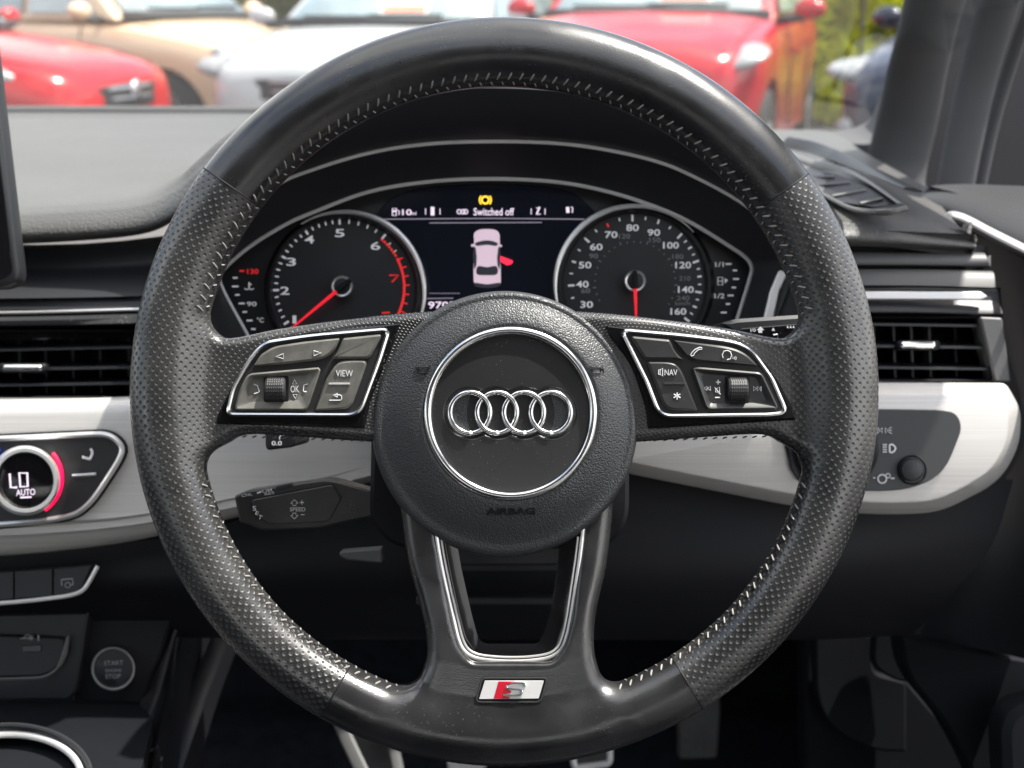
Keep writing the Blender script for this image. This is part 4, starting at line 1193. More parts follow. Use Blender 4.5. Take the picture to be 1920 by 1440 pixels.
stalk = thing('cruise_control_stalk', 'black cruise control stalk marked SPEED and SET, left below the wheel hub', 'stalk', P(560, 950, .67))
pts = rnd([(439, 930, 5), (462, 920, 6), (606, 899, 12), (628, 901, 12), (700, 922), (700, 968), (632, 982, 8), (600, 991, 12), (488, 995, 14), (470, 985, 6), (449, 980, 4)], 8)
b = MB(); prism(b, pts, .668, .02, bev=3.5); b.build('body', 'button', stalk)
b = MB(); prism(b, rnd([(470, 938, 8), (622, 909, 6), (640, 935), (616, 978, 8), (504, 984, 18), (480, 966, 10)], 6), .6655, .004, bev=1.5); b.build('front_plate', 'button', stalk)
b = MB(); prism(b, rnd([(516, 912), (546, 906), (550, 913), (520, 920)], 3), .666, .006, bev=1); b.build('lim_key', 'plastic', stalk)
T = MB(); zz = .6652
for s_, y0 in ((1, 0), (-1, 0)):
    yc = 951 if s_ == 1 else 956
    def Y(k): return (937 + k) if s_ == 1 else (973 - k)
    line(T, [(552, Y(0)), (559, Y(7)), (555, Y(7)), (555, Y(11)), (549, Y(11)), (549, Y(7)), (545, Y(7))], zz, 1.5, .0002, True)
text(T, 558, 955, zz, 'SPEED', 7.5, 29, 0, .006)
line(T, [(562, 942), (570, 942)], zz, 1.6, .0002); line(T, [(566, 938), (566, 946)], zz, 1.6, .0002); line(T, [(564, 965), (571, 965)], zz, 1.6, .0002)
text(T, 477, 953, zz, 'S', 9, 7, 0); text(T, 482, 962, zz, 'E', 7, 6, -20); text(T, 488, 970, zz, 'T', 8, 7, -20)
T.build('stalk_lettering', 'mark', stalk)
T = MB(); 
for s_, x, y, w in (('CNL', 463, 928, 20), ('LIM', 501, 920, 18), ('RES', 505, 925, 18)):
    text(T, x, y, .6675, s_, 5, w, 10, .004)
line(T, [(482, 925), (490, 922)], .6675, 3, .0002)
T.build('stalk_lettering', 'mark', stalk)

w2 = thing('wiper_stalk', 'black wiper stalk with small white marks, behind the right spoke below the dials', 'stalk', P(1440, 615, .70))
b = MB(); prism(b, rnd([(1350, 606, 6), (1380, 598, 10), (1530, 588, 10), (1540, 640), (1400, 640)], 10), .690, .03, bev=7); b.build('body', 'plastic', w2)
b = MB(); prism(b, rnd([(1385, 616, 8), (1530, 604, 8), (1535, 640), (1400, 640)], 8), .687, .004, bev=2); b.build('front_plate', 'gloss', w2)
T = MB(); zz = .6867
text(T, 1412, 619, zz, 'I/0', 6, 10, 0); prism(T, [(1419, 619), (1426, 612), (1433, 619), (1429, 619), (1429, 624), (1422, 624), (1422, 619)], zz - .0002, .0003)
prism(T, [(1447, 620), (1450, 614), (1453, 620)], zz - .0002, .0003)
for k in range(3): prism(T, [(1475 + k * 5.5, 615), (1477 + k * 5.5, 610), (1479 + k * 5.5, 615)], zz - .0002, .0003)
line(T, [(1450, 628), (1458, 627)], zz, 3, .0002)
T.build('stalk_marks', 'mark', w2)
w3 = thing('column_lever', 'short grey release lever under the steering column, left of the lower spokes', 'lever', P(680, 1045, .74))
b = MB(); prism(b, rnd([(636, 1034, 6), (650, 1033), (716, 1028), (716, 1056), (650, 1050), (637, 1044, 6)], 4), .735, .012, bev=3); b.build('handle', 'grey', w3)

# =================================================================== left side: screen, lower keys, console
ms = thing('centre_screen', 'edge of the free-standing centre screen at the far left', 'screen', P(-20, 540, .80))
b = MB(); prism(b, rnd([(-420, 60), (-17, 60, 20), (38, 525, 24), (14, 540, 20), (-420, 552)], 20), .792, .012, bev=5); b.build('casing', 'plastic', ms, sharp=60)
b = MB(); prism(b, rnd([(-415, 70), (-26, 70, 10), (24, 512, 14), (0, 526, 14), (-415, 538)], 10), .7915, .004, bev=1); b.build('screen_glass', 'gloss', ms)

kr = thing('switch_row', 'row of black keys with silver lower edge under the trim on the left', 'switch', P(60, 1130, .80))
for k, (x0, x1) in enumerate(((-180, -60), (-58, 24), (27, 97), (100, 168))):
    b = MB(); yt = lambda x: 1078 - (x + 60) * .07
    if k == 3: pp = [(100, yt(100), 2), (172, yt(172) - 1, 4), (150, 1110, 12), (132, 1112, 6), (100, 1117, 2)]
    else: pp = [(x0, yt(x0), 2), (x1, yt(x1), 2), (x1, 1130 - (x1 + 60) * .08, 2), (x0, 1130 - (x0 + 60) * .08, 2)]
    prism(b, rnd(pp, 3), .805, .01, bev=1.5); b.build('key', 'plastic', kr, 'key with parking camera symbol' if k == 3 else None)
b = MB(); sweep(b, [P(x, y, .803) for x, y in cr([(-180, 1140), (0, 1131), (100, 1121), (140, 1114), (158, 1104), (171, 1084), (183, 1062)], 5)], .0014, .0013); b.build('silver_edge', 'silver', kr)
T = MB(); line(T, [(116, 1098), (115, 1087), (136, 1085), (137, 1096), (132, 1097)], .8048, 2.4, .0002); line(T, circ(127, 1097, 5, 12), .8048, 1.6, .0002, True); T.build('key_symbol', 'markdim', kr)

con = thing('centre_console', 'black centre console running down at the lower left with storage lid and side panel', 'console', P(150, 1500, .82))
b = MB(); prism(b, rnd([(-300, 1158), (166, 1148, 6), (140, 1300, 10), (128, 1312), (-300, 1316)], 8), .842, .02, bev=4); b.build('storage_cover', 'plastic', con)
b = MB(); prism(b, rnd([(-300, 1180), (126, 1196, 20), (118, 1240, 30), (90, 1268, 30), (-300, 1275)], 10), .838, .005, bev=3); b.build('flap', 'plastic', con)
b = MB(); sweep(b, [P(x, y, .8365) for x, y in cr([(128, 1192), (121, 1225), (108, 1252), (84, 1268), (40, 1272), (-100, 1276)], 5)], .0016, .0014, taper=[.4, .7, .9, 1, 1.1, 1.2, 1.2, 1.1, 1, .9] + [.6] * 16); b.build('flap_edge', 'grey', con)
b = MB(); prism(b, rnd([(40, 1211, 2), (78, 1209, 2), (77, 1222, 2), (42, 1223, 2)], 1), .8372, .003, bev=1); b.build('usb_port', 'gloss', con)
T = MB(); line(T, [(38, 1197), (62, 1196)], .8376, 2.4, .0002); line(T, circ(58, 1196, 3, 10), .8376, 2.5, .0002, True); line(T, [(44, 1196), (50, 1190), (56, 1190)], .8376, 1.8, .0002); text(T, 72, 1196, .8376, '1', 11, 3, 0, .01); T.build('usb_symbol', 'markdim', con)
b = MB(); prism(b, rnd([(168, 1150), (330, 1128), (296, 1240), (262, 1320, 4), (134, 1314, 4), (146, 1280)], 4), .852, .03, bev=4); b.build('start_panel', 'plastic2', con)
b = MB(); sheet(b, [[(-300, 1318, .84), (100, 1318, .84), (262, 1322, .84)], [(-300, 1345, .80), (100, 1345, .80), (285, 1350, .80)], [(-300, 1400, .76), (100, 1400, .76), (275, 1400, .76)], [(-300, 1560, .70), (100, 1560, .70), (235, 1560, .70)]], 6, 4, .01); b.build('top_plate', 'console', con)
b = MB()
rings(b, [[P(262, 1322, .852), P(335, 1125, .86)], [P(290, 1330, .80), P(395, 1130, .85)], [P(225, 1570, .70), P(560, 1130, .98)], [P(420, 1640, .80), P(640, 1150, 1.10)]], False); 
con_side = MB(); sheet(con_side, [[(300, 1120, .86), (262, 1322, .85), (225, 1580, .70)], [(335, 1120, .88), (300, 1322, .85), (252, 1580, .70)], [(350, 1120, .90), (322, 1300, .87), (275, 1580, .72)], [(470, 1150, 1.1), (400, 1340, 1.0), (330, 1600, .86)]], 6, 4, .008); con_side.build('side_panel', 'plastic2', con)
b = MB(); sweep(b, [P(x, y, d) for x, y, d in ((345, 1130, .868), (322, 1200, .862), (296, 1300, .84), (262, 1400, .79), (235, 1500, .73))], .0022, .0022); b.build('side_strip', 'plastic', con)
b = MB(); sweep(b, [P(x, y, d) for x, y, d in ((420, 1180, .96), (372, 1300, .93), (330, 1420, .88), (300, 1500, .85))], .007, .002); b.build('side_strip', 'plastic', con)

sb = thing('start_button', 'round engine START STOP button with silver ring on the centre console', 'button', P(212, 1290, .85))
b = MB(); lathe(b, 212, 1254, [(41, .852), (41, .846), (38.5, .8435), (36, .845), (35.5, .848)], 64, capc=False); b.build('silver_ring', 'silver', sb)
b = MB(); lathe(b, 213, 1252, [(36.5, .85), (36, .8445), (33, .8435), (1, .8435)], 48); b.build('button_face', 'plastic', sb)
T = MB(); zz = .8433; text(T, 213, 1243, zz, 'START', 8.5, 36, 2, .006); text(T, 213, 1257, zz, 'ENGINE', 5.5, 30, 2, .004); text(T, 212, 1268, zz, 'STOP', 8.5, 29, 2, .006); T.build('button_lettering', 'markdim', sb)

ch = thing('cup_holder', 'round cup holder with silver rim at the bottom left corner', 'cup holder', P(40, 1440, .74))
b = MB(); cy_ = 1450
for r, ry, w, m, nme, dd in ((150, 95, .0018, 'plastic', 'outer_rim', .728), (132, 78, .0022, 'silver', 'silver_rim', .728)):
    b = MB(); sweep(b, [P(20 + r * math.cos(R(a)), cy_ + 5 - ry * math.sin(R(a)), dd - .03 * math.sin(R(a)) * -1) for a in range(0, 360, 6)], w, .0016, True); b.build(nme, m, ch)
b = MB(); rings(b, [[P(20 + 130 * k * math.cos(R(a)), cy_ + 5 + s0 - 77 * k * math.sin(R(a)), dd + .03 * math.sin(R(a))) for a in range(0, 360, 6)] for k, s0, dd in ((1, 0, .730), (.92, 40, .80))], True, False, True); b.build('well', 'console', ch)

# =================================================================== right side: pillar, door, footwell
pl = thing('windscreen_pillar', 'grey fabric trimmed windscreen pillar at the right', 'pillar', P(1720, 340, 1.1))
def pillar(b):
    rows = [[(1610, 288, 1.30), (1640, 262, 1.32), (1652, 180, 1.28), (1668, 90, 1.22), (1692, -10, 1.15), (1730, -160, 1.05)],
            [(1660, 315, 1.22), (1685, 285, 1.20), (1700, 180, 1.17), (1718, 90, 1.12), (1740, -10, 1.06), (1775, -160, .97)],
            [(1712, 342, 1.15), (1728, 290, 1.14), (1745, 180, 1.12), (1762, 90, 1.08), (1786, -10, 1.03), (1822, -160, .95)],
            [(1746, 350, 1.16), (1760, 290, 1.16), (1778, 180, 1.14), (1796, 90, 1.10), (1822, -10, 1.06), (1860, -160, .98)]]
    sheet(b, rows, 5, 5, .03)
b = MB(); pth = cr([(1668, 345, 1.26), (1685, 290, 1.25), (1704, 210, 1.22), (1722, 120, 1.17), (1756, -10, 1.08), (1800, -170, .98)], 6)
sweep(b, [P(*q) for q in pth], .0305, .012, seg=24, taper=[1.25, 1.18, 1.1, 1.06, 1.03] + [1.0] * 60); b.build('pillar_trim', 'pillar', pl)
def seal(b):
    sheet(b, [[(1758, 345, 1.12), (1784, 240, 1.11), (1806, 120, 1.08), (1842, -20, 1.03), (1885, -170, .96)], [(1790, 348, 1.07), (1814, 240, 1.06), (1842, 120, 1.03), (1882, -20, .98), (1925, -170, .91)], [(1828, 350, 1.07), (1850, 240, 1.06), (1886, 120, 1.03), (1934, -20, .98), (1985, -170, .91)], [(1846, 352, 1.12), (1868, 240, 1.11), (1904, 120, 1.08), (1952, -20, 1.02), (2003, -170, .95)]], 5, 4, .02)
b = MB(); prism(b, [(1700, 352), (1735, 240), (1760, 120), (1790, -40), (1830, -260), (2300, -260), (2300, 352)], 1.42, .02); b.build('window_frame', 'plastic2', pl)
b = MB(); pth = cr([(1790, 352, 1.10), (1812, 240, 1.08), (1840, 120, 1.05), (1882, -20, 1.0), (1925, -170, .93)], 6)
sweep(b, [P(*q) for q in pth], .0165, .010, seg=20); b.build('door_seal', 'pillar', pl)
b = MB(); pth = cr([(1836, 352, 1.12), (1860, 240, 1.10), (1895, 120, 1.07), (1942, -20, 1.02), (1990, -170, .95)], 6)
sweep(b, [P(*q) for q in pth], .0055, .007, seg=12); b.build('door_seal', 'pillar', pl)
b = MB(); sheet(b, [[(1556, 246, 1.42), (1600, 240, 1.42), (1632, 222, 1.42), (1650, 180, 1.4)], [(1590, 270, 1.34), (1640, 268, 1.32), (1668, 240, 1.32), (1690, 190, 1.30)]], 5, 4, .01); b.build('pillar_foot', 'pillar', pl)

dr_ = thing('driver_door', 'dark driver door panel with a silver pull strip at the right edge', 'car door', P(1850, 1200, .9))
def doorf(b):
    sheet(b, [[(1725, 350, 1.02), (1800, 345, .98), (1900, 348, .93), (2100, 355, .85)], [(1712, 372, 1.0), (1790, 378, .95), (1900, 420, .88), (2100, 480, .78)], [(1720, 392, 1.0), (1780, 408, .95), (1900, 462, .87), (2100, 540, .76)], [(1760, 400, 1.02), (1800, 420, .98), (1900, 475, .90), (2100, 560, .78)]], 6, 4, .02)
b = MB(); doorf(b); b.build('door_top', 'doortop', dr_)
b = MB(); sweep(b, [P(x, y, d) for x, y, d in cr([(1772, 412, .935), (1785, 404, .925), (1810, 410, .91), (1860, 436, .88), (1920, 466, .845), (2000, 505, .80)], 5)], .0032, .002, taper=[.2, .5, .8] + [1] * 40); b.build('pull_strip', 'silver', dr_)
b = MB(); sheet(b, [[(1775, 415, .99), (1830, 440, .95), (1920, 485, .88), (2100, 580, .78)], [(1840, 500, .98), (1880, 560, .93), (1940, 600, .87), (2100, 700, .78)], [(1880, 640, .96), (1915, 700, .90), (1960, 760, .85), (2100, 860, .76)], [(1925, 800, .95), (1930, 900, .90), (1960, 980, .85), (2100, 1060, .76)], [(1860, 940, .98), (1880, 1020, .93), (1940, 1100, .88), (2100, 1180, .78)], [(1700, 1195, 1.0), (1780, 1208, .95), (1920, 1235, .9), (2100, 1290, .8)]], 6, 5, .02); b.build('door_panel', 'plastic2', dr_)
b = MB(); prism(b, rnd([(1690, 1190, 4), (1740, 1205, 30), (1925, 1236), (2100, 1280), (2100, 1800), (1920, 1720), (1840, 1480, 60), (1780, 1360, 60), (1700, 1270, 60)], 30), .93, .03, bev=6); b.build('door_pocket', 'console', dr_)
b = MB(); prism(b, rnd([(1880, 1330), (2100, 1280), (2100, 1800), (1900, 1700)], 60), .88, .03, bev=14); b.build('speaker_cover', 'plastic2', dr_)
kp = thing('kick_panel', 'dark moulded kick panel beside the pedals at the lower right', 'trim panel', P(1600, 1440, 1.1))
b = MB(); prism(b, rnd([(1510, 1200), (1650, 1190), (1704, 1280), (1790, 1380, 40), (1860, 1520), (1850, 1700), (1500, 1700), (1510, 1420)], 20), 1.06, .03, bev=6); b.build('panel', 'console', kp)
b = MB(); prism(b, rnd([(1528, 1190, 10), (1640, 1190, 10), (1636, 1262, 20), (1700, 1278, 10), (1700, 1410, 4), (1640, 1410, 40), (1560, 1370, 60), (1530, 1310, 30)], 20), 1.04, .012, bev=5); b.build('cover', 'console', kp)
b = MB(); prism(b, rnd([(1640, 1175, 30), (1700, 1150, 20), (1715, 1280, 20), (1680, 1278, 20), (1636, 1250, 20)], 20), 1.02, .01, bev=5); b.build('lever_cover', 'console', kp)

fwell = MB(); 
sheet(fwell, [[(-400, 1190, 1.5), (600, 1190, 1.5), (1200, 1190, 1.5), (1800, 1190, 1.45)], [(-400, 1300, 1.42), (600, 1300, 1.42), (1200, 1300, 1.42), (1800, 1300, 1.38)], [(-400, 1420, 1.30), (600, 1420, 1.30), (1200, 1420, 1.30), (1800, 1420, 1.28)], [(-400, 1900, 1.10), (600, 1900, 1.10), (1200, 1900, 1.10), (1800, 1900, 1.08)], [(-400, 3400, .86), (600, 3400, .86), (1200, 3400, .86), (1800, 3400, .86)]], 6, 5, .02)
fo = fwell.build('floor', 'carpet', None); fo['kind'] = 'structure'
firew = MB(); sheet(firew, [[(-500, 900, 1.05), (700, 900, 1.05), (1900, 900, 1.05)], [(-500, 1100, 1.3), (700, 1100, 1.3), (1900, 1100, 1.25)], [(-500, 1200, 1.55), (700, 1200, 1.55), (1900, 1200, 1.5)]], 4, 4, .02)
part(lambda b: b.add(firew.v, firew.f), 'bulkhead', 'carpet')

# pedals
def pedal(label, cat, out, d, m='rubber', frame=None, ribs=None):
    t = thing('pedal', label, cat, P(out[0][0], out[0][1], d))
    b = MB(); prism(b, rnd(out, 10), d, .012, bev=5); b.build('pad', m, t)
    if frame:
        b = MB(); sweep(b, [P(x, y, d - .001) for x, y in resample(rnd(out, 10), 60)], .003, .002, True); b.build('pad_frame', 'silver', t)
    return t
pt = pedal('flat rubber accelerator pedal under the right of the wheel', 'pedal', [(1282, 1250), (1348, 1250), (1352, 1330), (1346, 1424), (1272, 1426), (1270, 1350)], 1.16)
pt = pedal('brake pedal with bright rim, right of centre under the wheel', 'pedal', [(1072, 1360), (1142, 1350), (1144, 1432), (1076, 1440)], 1.12, frame=True)
pt = pedal('bright metal pedal edge peeping out under the centre of the wheel', 'pedal', [(838, 1425), (912, 1424), (908, 1520), (842, 1520)], 1.08, 'satin')
pt = pedal('footrest with metal frame at the lower left under the wheel', 'footrest', [(640, 1350), (735, 1350), (750, 1520), (680, 1520)], 1.12)
b = MB(); sweep(b, [P(636, 1352, 1.10), P(652, 1390, 1.09), P(690, 1470, 1.07)], .006, .003); b.build('metal_edge', 'grey', pt)
b = MB(); sweep(b, [P(735, 1352, 1.11), P(738, 1400, 1.10), P(752, 1470, 1.08)], .005, .003); b.build('metal_edge', 'grey', pt)
# =================================================================== OUTSIDE
GZ = 0.0
M['asphalt'] = mat('asphalt', (.075, .073, .070), .85, bump=(160, .004, 'noise'), vary=.25, vscale=1.3)
def paint(name, col, flake=.0): return mat(name, col, .22, flake, coat=.35, coat_r=.06, vary=.03, vscale=3)
M['p_red'] = paint('red_paint', (.50, .003, .008)); M['p_peach'] = paint('beige_paint', (.80, .60, .40), .0)
M['p_white'] = paint('white_paint', (.50, .51, .52)); M['p_red2'] = paint('dark_red_paint', (.46, .006, .018), .0); M['p_dark'] = paint('dark_blue_paint', (.03, .035, .06), .2)
M['p_seal'] = mat('car_plastic', (.02, .02, .022), .5, vary=.1)
M['cglass'] = mat('car_glass', (.24, .31, .32), .07, spec=1.0, ior=1.9, vary=.5, vscale=1.6)
M['lens'] = mat('lamp_lens', (.30, .31, .32), .2, spec=.8, ior=1.6, vary=.4, vscale=14)
M['tyre'] = mat('tyre', (.02, .02, .02), .8, vary=.1)
M['rim'] = mat('alloy_rim', (.55, .56, .57), .3, .9, vary=.05)
M['sticker'] = mat('price_sticker', (.75, .22, .12), .6, vary=.05)
M['sticker2'] = mat('price_sticker_white', (.8, .78, .74), .6, vary=.05)

def W3(v): return Vector(v)
def car(label, paintm, cx, cy, ang, L=4.0, Wd=1.76, H=1.48, bh=1.0, name='parked_car', cat='car', sticker=False, arch=False, suv=False, zs=1.0, nose=.72, hl=(.13, .23, .065)):
    c, s = math.cos(R(ang)), math.sin(R(ang))
    root = thing(name, label, cat, (cx, cy, GZ), group='cars parked in the lot outside')
    def T_(p): return Vector((cx + p[0] * c - p[1] * s, cy + p[0] * s + p[1] * c, GZ + p[2] * zs))
    kl = L / 4.0; hw = Wd / 2
    st = [(2.0, .60, nose - .12, .36), (1.97, .74, nose - .02, .28), (1.86, .86, nose + .06, .24), (1.6, .95, nose + .13, .22), (1.3, .985, nose + .185, .2), (.95, 1.0, nose + .235, .2), (.7, 1.0, bh - .03, .2), (.3, 1.0, bh - .02, .2), (-.5, 1.0, bh, .2), (-1.2, 1.0, bh + .02, .2), (-1.7, .95, bh + .03, .24), (-1.92, .86, bh - .03, .28), (-2.0, .7, bh - .12, .36)]
    st = cr(st, 4)
    loops = []
    for x, w, zt, zb in st:
        x *= kl; w *= hw; m = (zt + zb) / 2
        half = [(0, zb), (w * .8, zb), (w * .96, zb + .08), (w * .99, m), (w, zt - .22), (w * .985, zt - .12), (w * .93, zt - .04), (w * .84, zt - .01), (w * .55, zt + .025), (0, zt + .04)]
        full = half + [(-y, z) for y, z in reversed(half[1:-1])]
        loops.append([Vector((x, y, z)) for y, z in full])
    b = MB(); rings(b, loops, True, True, True)
    me = bpy.data.meshes.new('b'); me.from_pydata(b.v, [], b.f)
    bmx = bmesh.new(); bmx.from_mesh(me); bmesh.ops.recalc_face_normals(bmx, faces=bmx.faces); bmx.to_mesh(me); bmx.free()
    bo = link(bpy.data.objects.new('b', me))
    wheels = [(1.27 * kl, .33), (-1.28 * kl, .33)]
    cutters = []
    for wx, wr in wheels:
        cb = MB(); n = 36; ra = wr + .06
        for sy in (-1, 1):
            pass
        rings(cb, [[Vector((wx + ra * math.cos(2 * math.pi * k / n), y, wr + ra * math.sin(2 * math.pi * k / n))) for k in range(n)] for y in (-1.3, -hw + .30)], True, True, True)
        rings(cb, [[Vector((wx + ra * math.cos(2 * math.pi * k / n), y, wr + ra * math.sin(2 * math.pi * k / n))) for k in range(n)] for y in (hw - .30, 1.3)], True, True, True)
        cm_ = bpy.data.meshes.new('c'); cm_.from_pydata(cb.v, [], cb.f)
        bmx = bmesh.new(); bmx.from_mesh(cm_); bmesh.ops.recalc_face_normals(bmx, faces=bmx.faces); bmx.to_mesh(cm_); bmx.free()
        co = link(bpy.data.objects.new('c', cm_)); cutters.append(co)
        md = bo.modifiers.new('d', 'BOOLEAN'); md.operation = 'DIFFERENCE'; md.object = co; md.solver = 'EXACT'
    dg = bpy.context.evaluated_depsgraph_get(); dg.update()
    em = bpy.data.meshes.new_from_object(bo.evaluated_get(dg))
    body = MB(); body.add([T_(v.co) for v in em.vertices], [tuple(p.vertices) for p in em.polygons])
    for o_ in [bo] + cutters: bpy.data.objects.remove(o_)
    bdy = body.build('body', paintm, root, sharp=35)
    top = cr([(1.86, .86, nose + .06), (1.6, .95, nose + .13), (1.3, .985, nose + .185), (.98, 1.0, nose + .23)], 5)
    for sy in (-1, 1):
        b = MB(); sweep(b, [T_((x * kl, sy * w * hw * .84, zt - .008)) for x, w, zt in top], .007, .007); b.build('bonnet_gap', 'p_seal', root)
        for dx in (.45, -.62):
            b = MB(); sweep(b, [T_((dx * kl, sy * (hw * .998 + .001), z)) for z in (.34, .6, bh - .2)] + [T_((dx * kl, sy * hw * .95, bh - .04))], .006, .006); b.build('door_gap', 'p_seal', root)
    # greenhouse
    zb, zr = bh - .01, H
    A0, A1, B1, B0 = .98 * kl, .22 * kl, -1.35 * kl, -1.86 * kl
    wb, wr_ = hw * .90, hw * .70
    def gh(x0, x1, x2, x3, wbb, wrr, z0, z1, bow=.05):
        lo = [(x0, 0), (x0 - .07, wbb * .7), (x0 - .22, wbb), ((x0 + x3) / 2, wbb + .02), (x3 + .12, wbb * .94), (x3, wbb * .6)]
        hi = [(x1, 0), (x1 - .04, wrr * .7), (x1 - .12, wrr), ((x1 + x2) / 2, wrr + .02), (x2 + .06, wrr * .95), (x2, wrr * .6)]
        L1 = [Vector((x, y, z0)) for x, y in lo] + [Vector((x, -y, z0)) for x, y in reversed(lo[1:])]
        L2 = [Vector((x, y, z1 - .03)) for x, y in hi] + [Vector((x, -y, z1 - .03)) for x, y in reversed(hi[1:])]
        L3 = [Vector((x * .97, y * .9, z1 + .02)) for x, y in hi] + [Vector((x * .97, -y * .9, z1 + .02)) for x, y in reversed(hi[1:])]
        Lm = [a.lerp(b_, .5) + Vector((0, (.012 if a.y > 0 else -.012), 0)) for a, b_ in zip(L1, L2)]
        return [L1, Lm, L2, L3]
    g = gh(A0, A1, B1, B0, wb, wr_, zb, zr)
    b = MB(); rings(b, [[T_(v) for v in l] for l in g], True, True, True); b.build('roof', paintm, root, sharp=50)
    def quad(nm_, cs, m, off=.012, inset_=.0, par=root, thick=.01):
        cs = [Vector(q) for q in cs]; ce = sum(cs, Vector()) / 4
        n = (cs[1] - cs[0]).cross(cs[3] - cs[0]).normalized()
        if n.dot(ce - Vector((-.4, 0, 1.0))) < 0: n = -n
        cs = [q + (ce - q) * inset_ + n * off for q in cs]
        b = MB(); b.add([T_(q) for q in cs] + [T_(q - n * thick) for q in cs], [(0, 1, 2, 3), (7, 6, 5, 4), (0, 4, 5, 1), (1, 5, 6, 2), (2, 6, 7, 3), (3, 7, 4, 0)])
        return b.build(nm_, m, par)
    # windscreen, bowed like the roof it sits in
    def fx(y, pl):
        y = abs(y)
        for (xa, ya), (xb, yb) in zip(pl, pl[1:]):
            if y <= yb: return xa + (xb - xa) * (y - ya) / (yb - ya)
        return pl[-1][0]
    def front(y_, k, off):     # y_ in -1..1, k = 0 bottom .. 1 top
        lo_ = [(A0, 0), (A0 - .07, wb * .7), (A0 - .22, wb)]; hi_ = [(A1, 0), (A1 - .04, wr_ * .7), (A1 - .12, wr_)]
        yb_, yt_ = y_ * wb, y_ * wr_
        return Vector((fx(yb_, lo_) * (1 - k) + fx(yt_, hi_) * k + off, yb_ * (1 - k) + yt_ * k, zb * (1 - k) + (zr - .03) * k + off * .9))
    b = MB(); rings(b, [[T_(front(y_ / 6 * .90, k, o_)) for y_ in range(-6, 7)] for k, o_ in ((.07, .0), (.07, .02), (.5, .024), (.93, .02), (.93, .0))], False)
    b.build('windscreen', 'cglass', root)
    b = MB(); sweep(b, [T_(front(y_ / 6 * .96, .02, .03)) for y_ in range(-6, 7)], .035, .02); b.build('cowl', 'p_seal', root)
    b = MB(); sweep(b, [T_(front(y_, .10, .035)) for y_ in (-.7, -.4, -.05)], .012, .012); b.build('wiper', 'p_seal', root)
    b = MB(); sweep(b, [T_(front(y_, .12, .035)) for y_ in (-.05, .3, .65)], .012, .012); b.build('wiper', 'p_seal', root)
    if sticker:
        f_ = .72
        x_ = A0 + (A1 - A0) * f_; z_ = zb + (zr - zb) * f_
        b = MB(); rings(b, [[T_(front(y_, k, .032)) for y_ in (.05, .2, .35, .5)] for k in (.16, .42)], False); b.build('price_card', 'sticker2', root)
        b = MB(); rings(b, [[T_(front(y_, k, .037)) for y_ in (.07, .2, .35, .48)] for k in (.18, .27)], False); b.build('price_card', 'sticker', root)
    for sy in (-1, 1):
        q1 = [(A0 - .42, sy * (wb + .004), zb + .05), (-.15 * kl, sy * (wb + .02), zb + .05), (-.15 * kl, sy * (wr_ + .045), zr - .07), (A1 - .16, sy * (wr_ + .035), zr - .07)]
        quad('side_window', q1, 'cglass', .012)
        q2 = [(-.22 * kl, sy * (wb + .02), zb + .05), (B0 + .42, sy * wb, zb + .05), (B1 + .22, sy * (wr_ + .03), zr - .07), (-.22 * kl, sy * (wr_ + .045), zr - .07)]
        quad('side_window', q2, 'cglass', .012)
        # mirror
        b = MB(); ellipsoid(b, T_((.62 * kl, sy * (hw + .12), bh + .06)), .065, .105, .07, Matrix.Rotation(R(ang), 3, 'Z')); b.build('mirror', paintm, root)
        b = MB(); ellipsoid(b, T_((.64 * kl, sy * (hw + .0), bh + .0)), .04, .10, .03, Matrix.Rotation(R(ang), 3, 'Z')); b.build('mirror_arm', 'p_seal', root)
        # headlight
        b = MB(); n = 22; vs0 = []
        mtx = Matrix.Rotation(R(ang), 3, 'Z') @ Matrix.Rotation(R(-sy * 32), 3, 'Z') @ Matrix.Rotation(R(20), 3, 'Y')
        ellipsoid(b, T_(((1.89 - hl[0]) * kl, sy * hw * .76, nose + .02)), hl[0], hl[1], hl[2], mtx, 24, 14)
        hl_ = b.build('headlight', 'lens', root)
        b = MB(); ellipsoid(b, T_(((1.895 - hl[0]) * kl, sy * hw * .775, nose + .015)), hl[0] * .72, hl[1] * .72, hl[2] * 1.06, mtx, 20, 12); b.build('lamp_bowl', 'cglass', hl_)
        b = MB(); ellipsoid(b, T_((1.90 * kl, sy * hw * .74, nose - .30)), .07, .12, .07, mtx); b.build('fog_lamp', 'lens', root)
        b = MB(); box(b, T_((.1 * kl, sy * (hw + .01), bh - .22)), .2, .03, .03, Matrix.Rotation(R(ang), 3, 'Z')); b.build('door_handle', paintm, root)
        for wx, wr in wheels:
            b = MB(); prof_ = [(.19, -.11), (.30, -.11), (.33, -.08), (.33, .08), (.30, .11), (.19, .11)]
            lo = [[T_((wx + r * math.cos(a), sy * (hw - .13) + y, wr + r * math.sin(a))) for a in [2 * math.pi * k / 32 for k in range(32)]] for r, y in prof_]
            rings(b, lo, True); wobj = b.build('wheel', 'tyre', root)
            b = MB(); yo = sy * (hw - .05)
            for k in range(10):
                a = 2 * math.pi * k / 10
                sweep(b, [T_((wx + .03 * math.cos(a), yo, wr + .03 * math.sin(a))), T_((wx + .21 * math.cos(a), yo + sy * .01, wr + .21 * math.sin(a)))], .016, .014)
            rings(b, [[T_((wx + r * math.cos(a), yo + dy, wr + r * math.sin(a))) for a in [2 * math.pi * k / 32 for k in range(32)]] for r, dy in ((.225, -.1), (.225, sy * .02), (.20, sy * .02), (.20, -.1))], True)
            b.build('alloy_rim', 'rim', wobj)
    # grille, bumper opening, badge
    b = MB(); lo = []
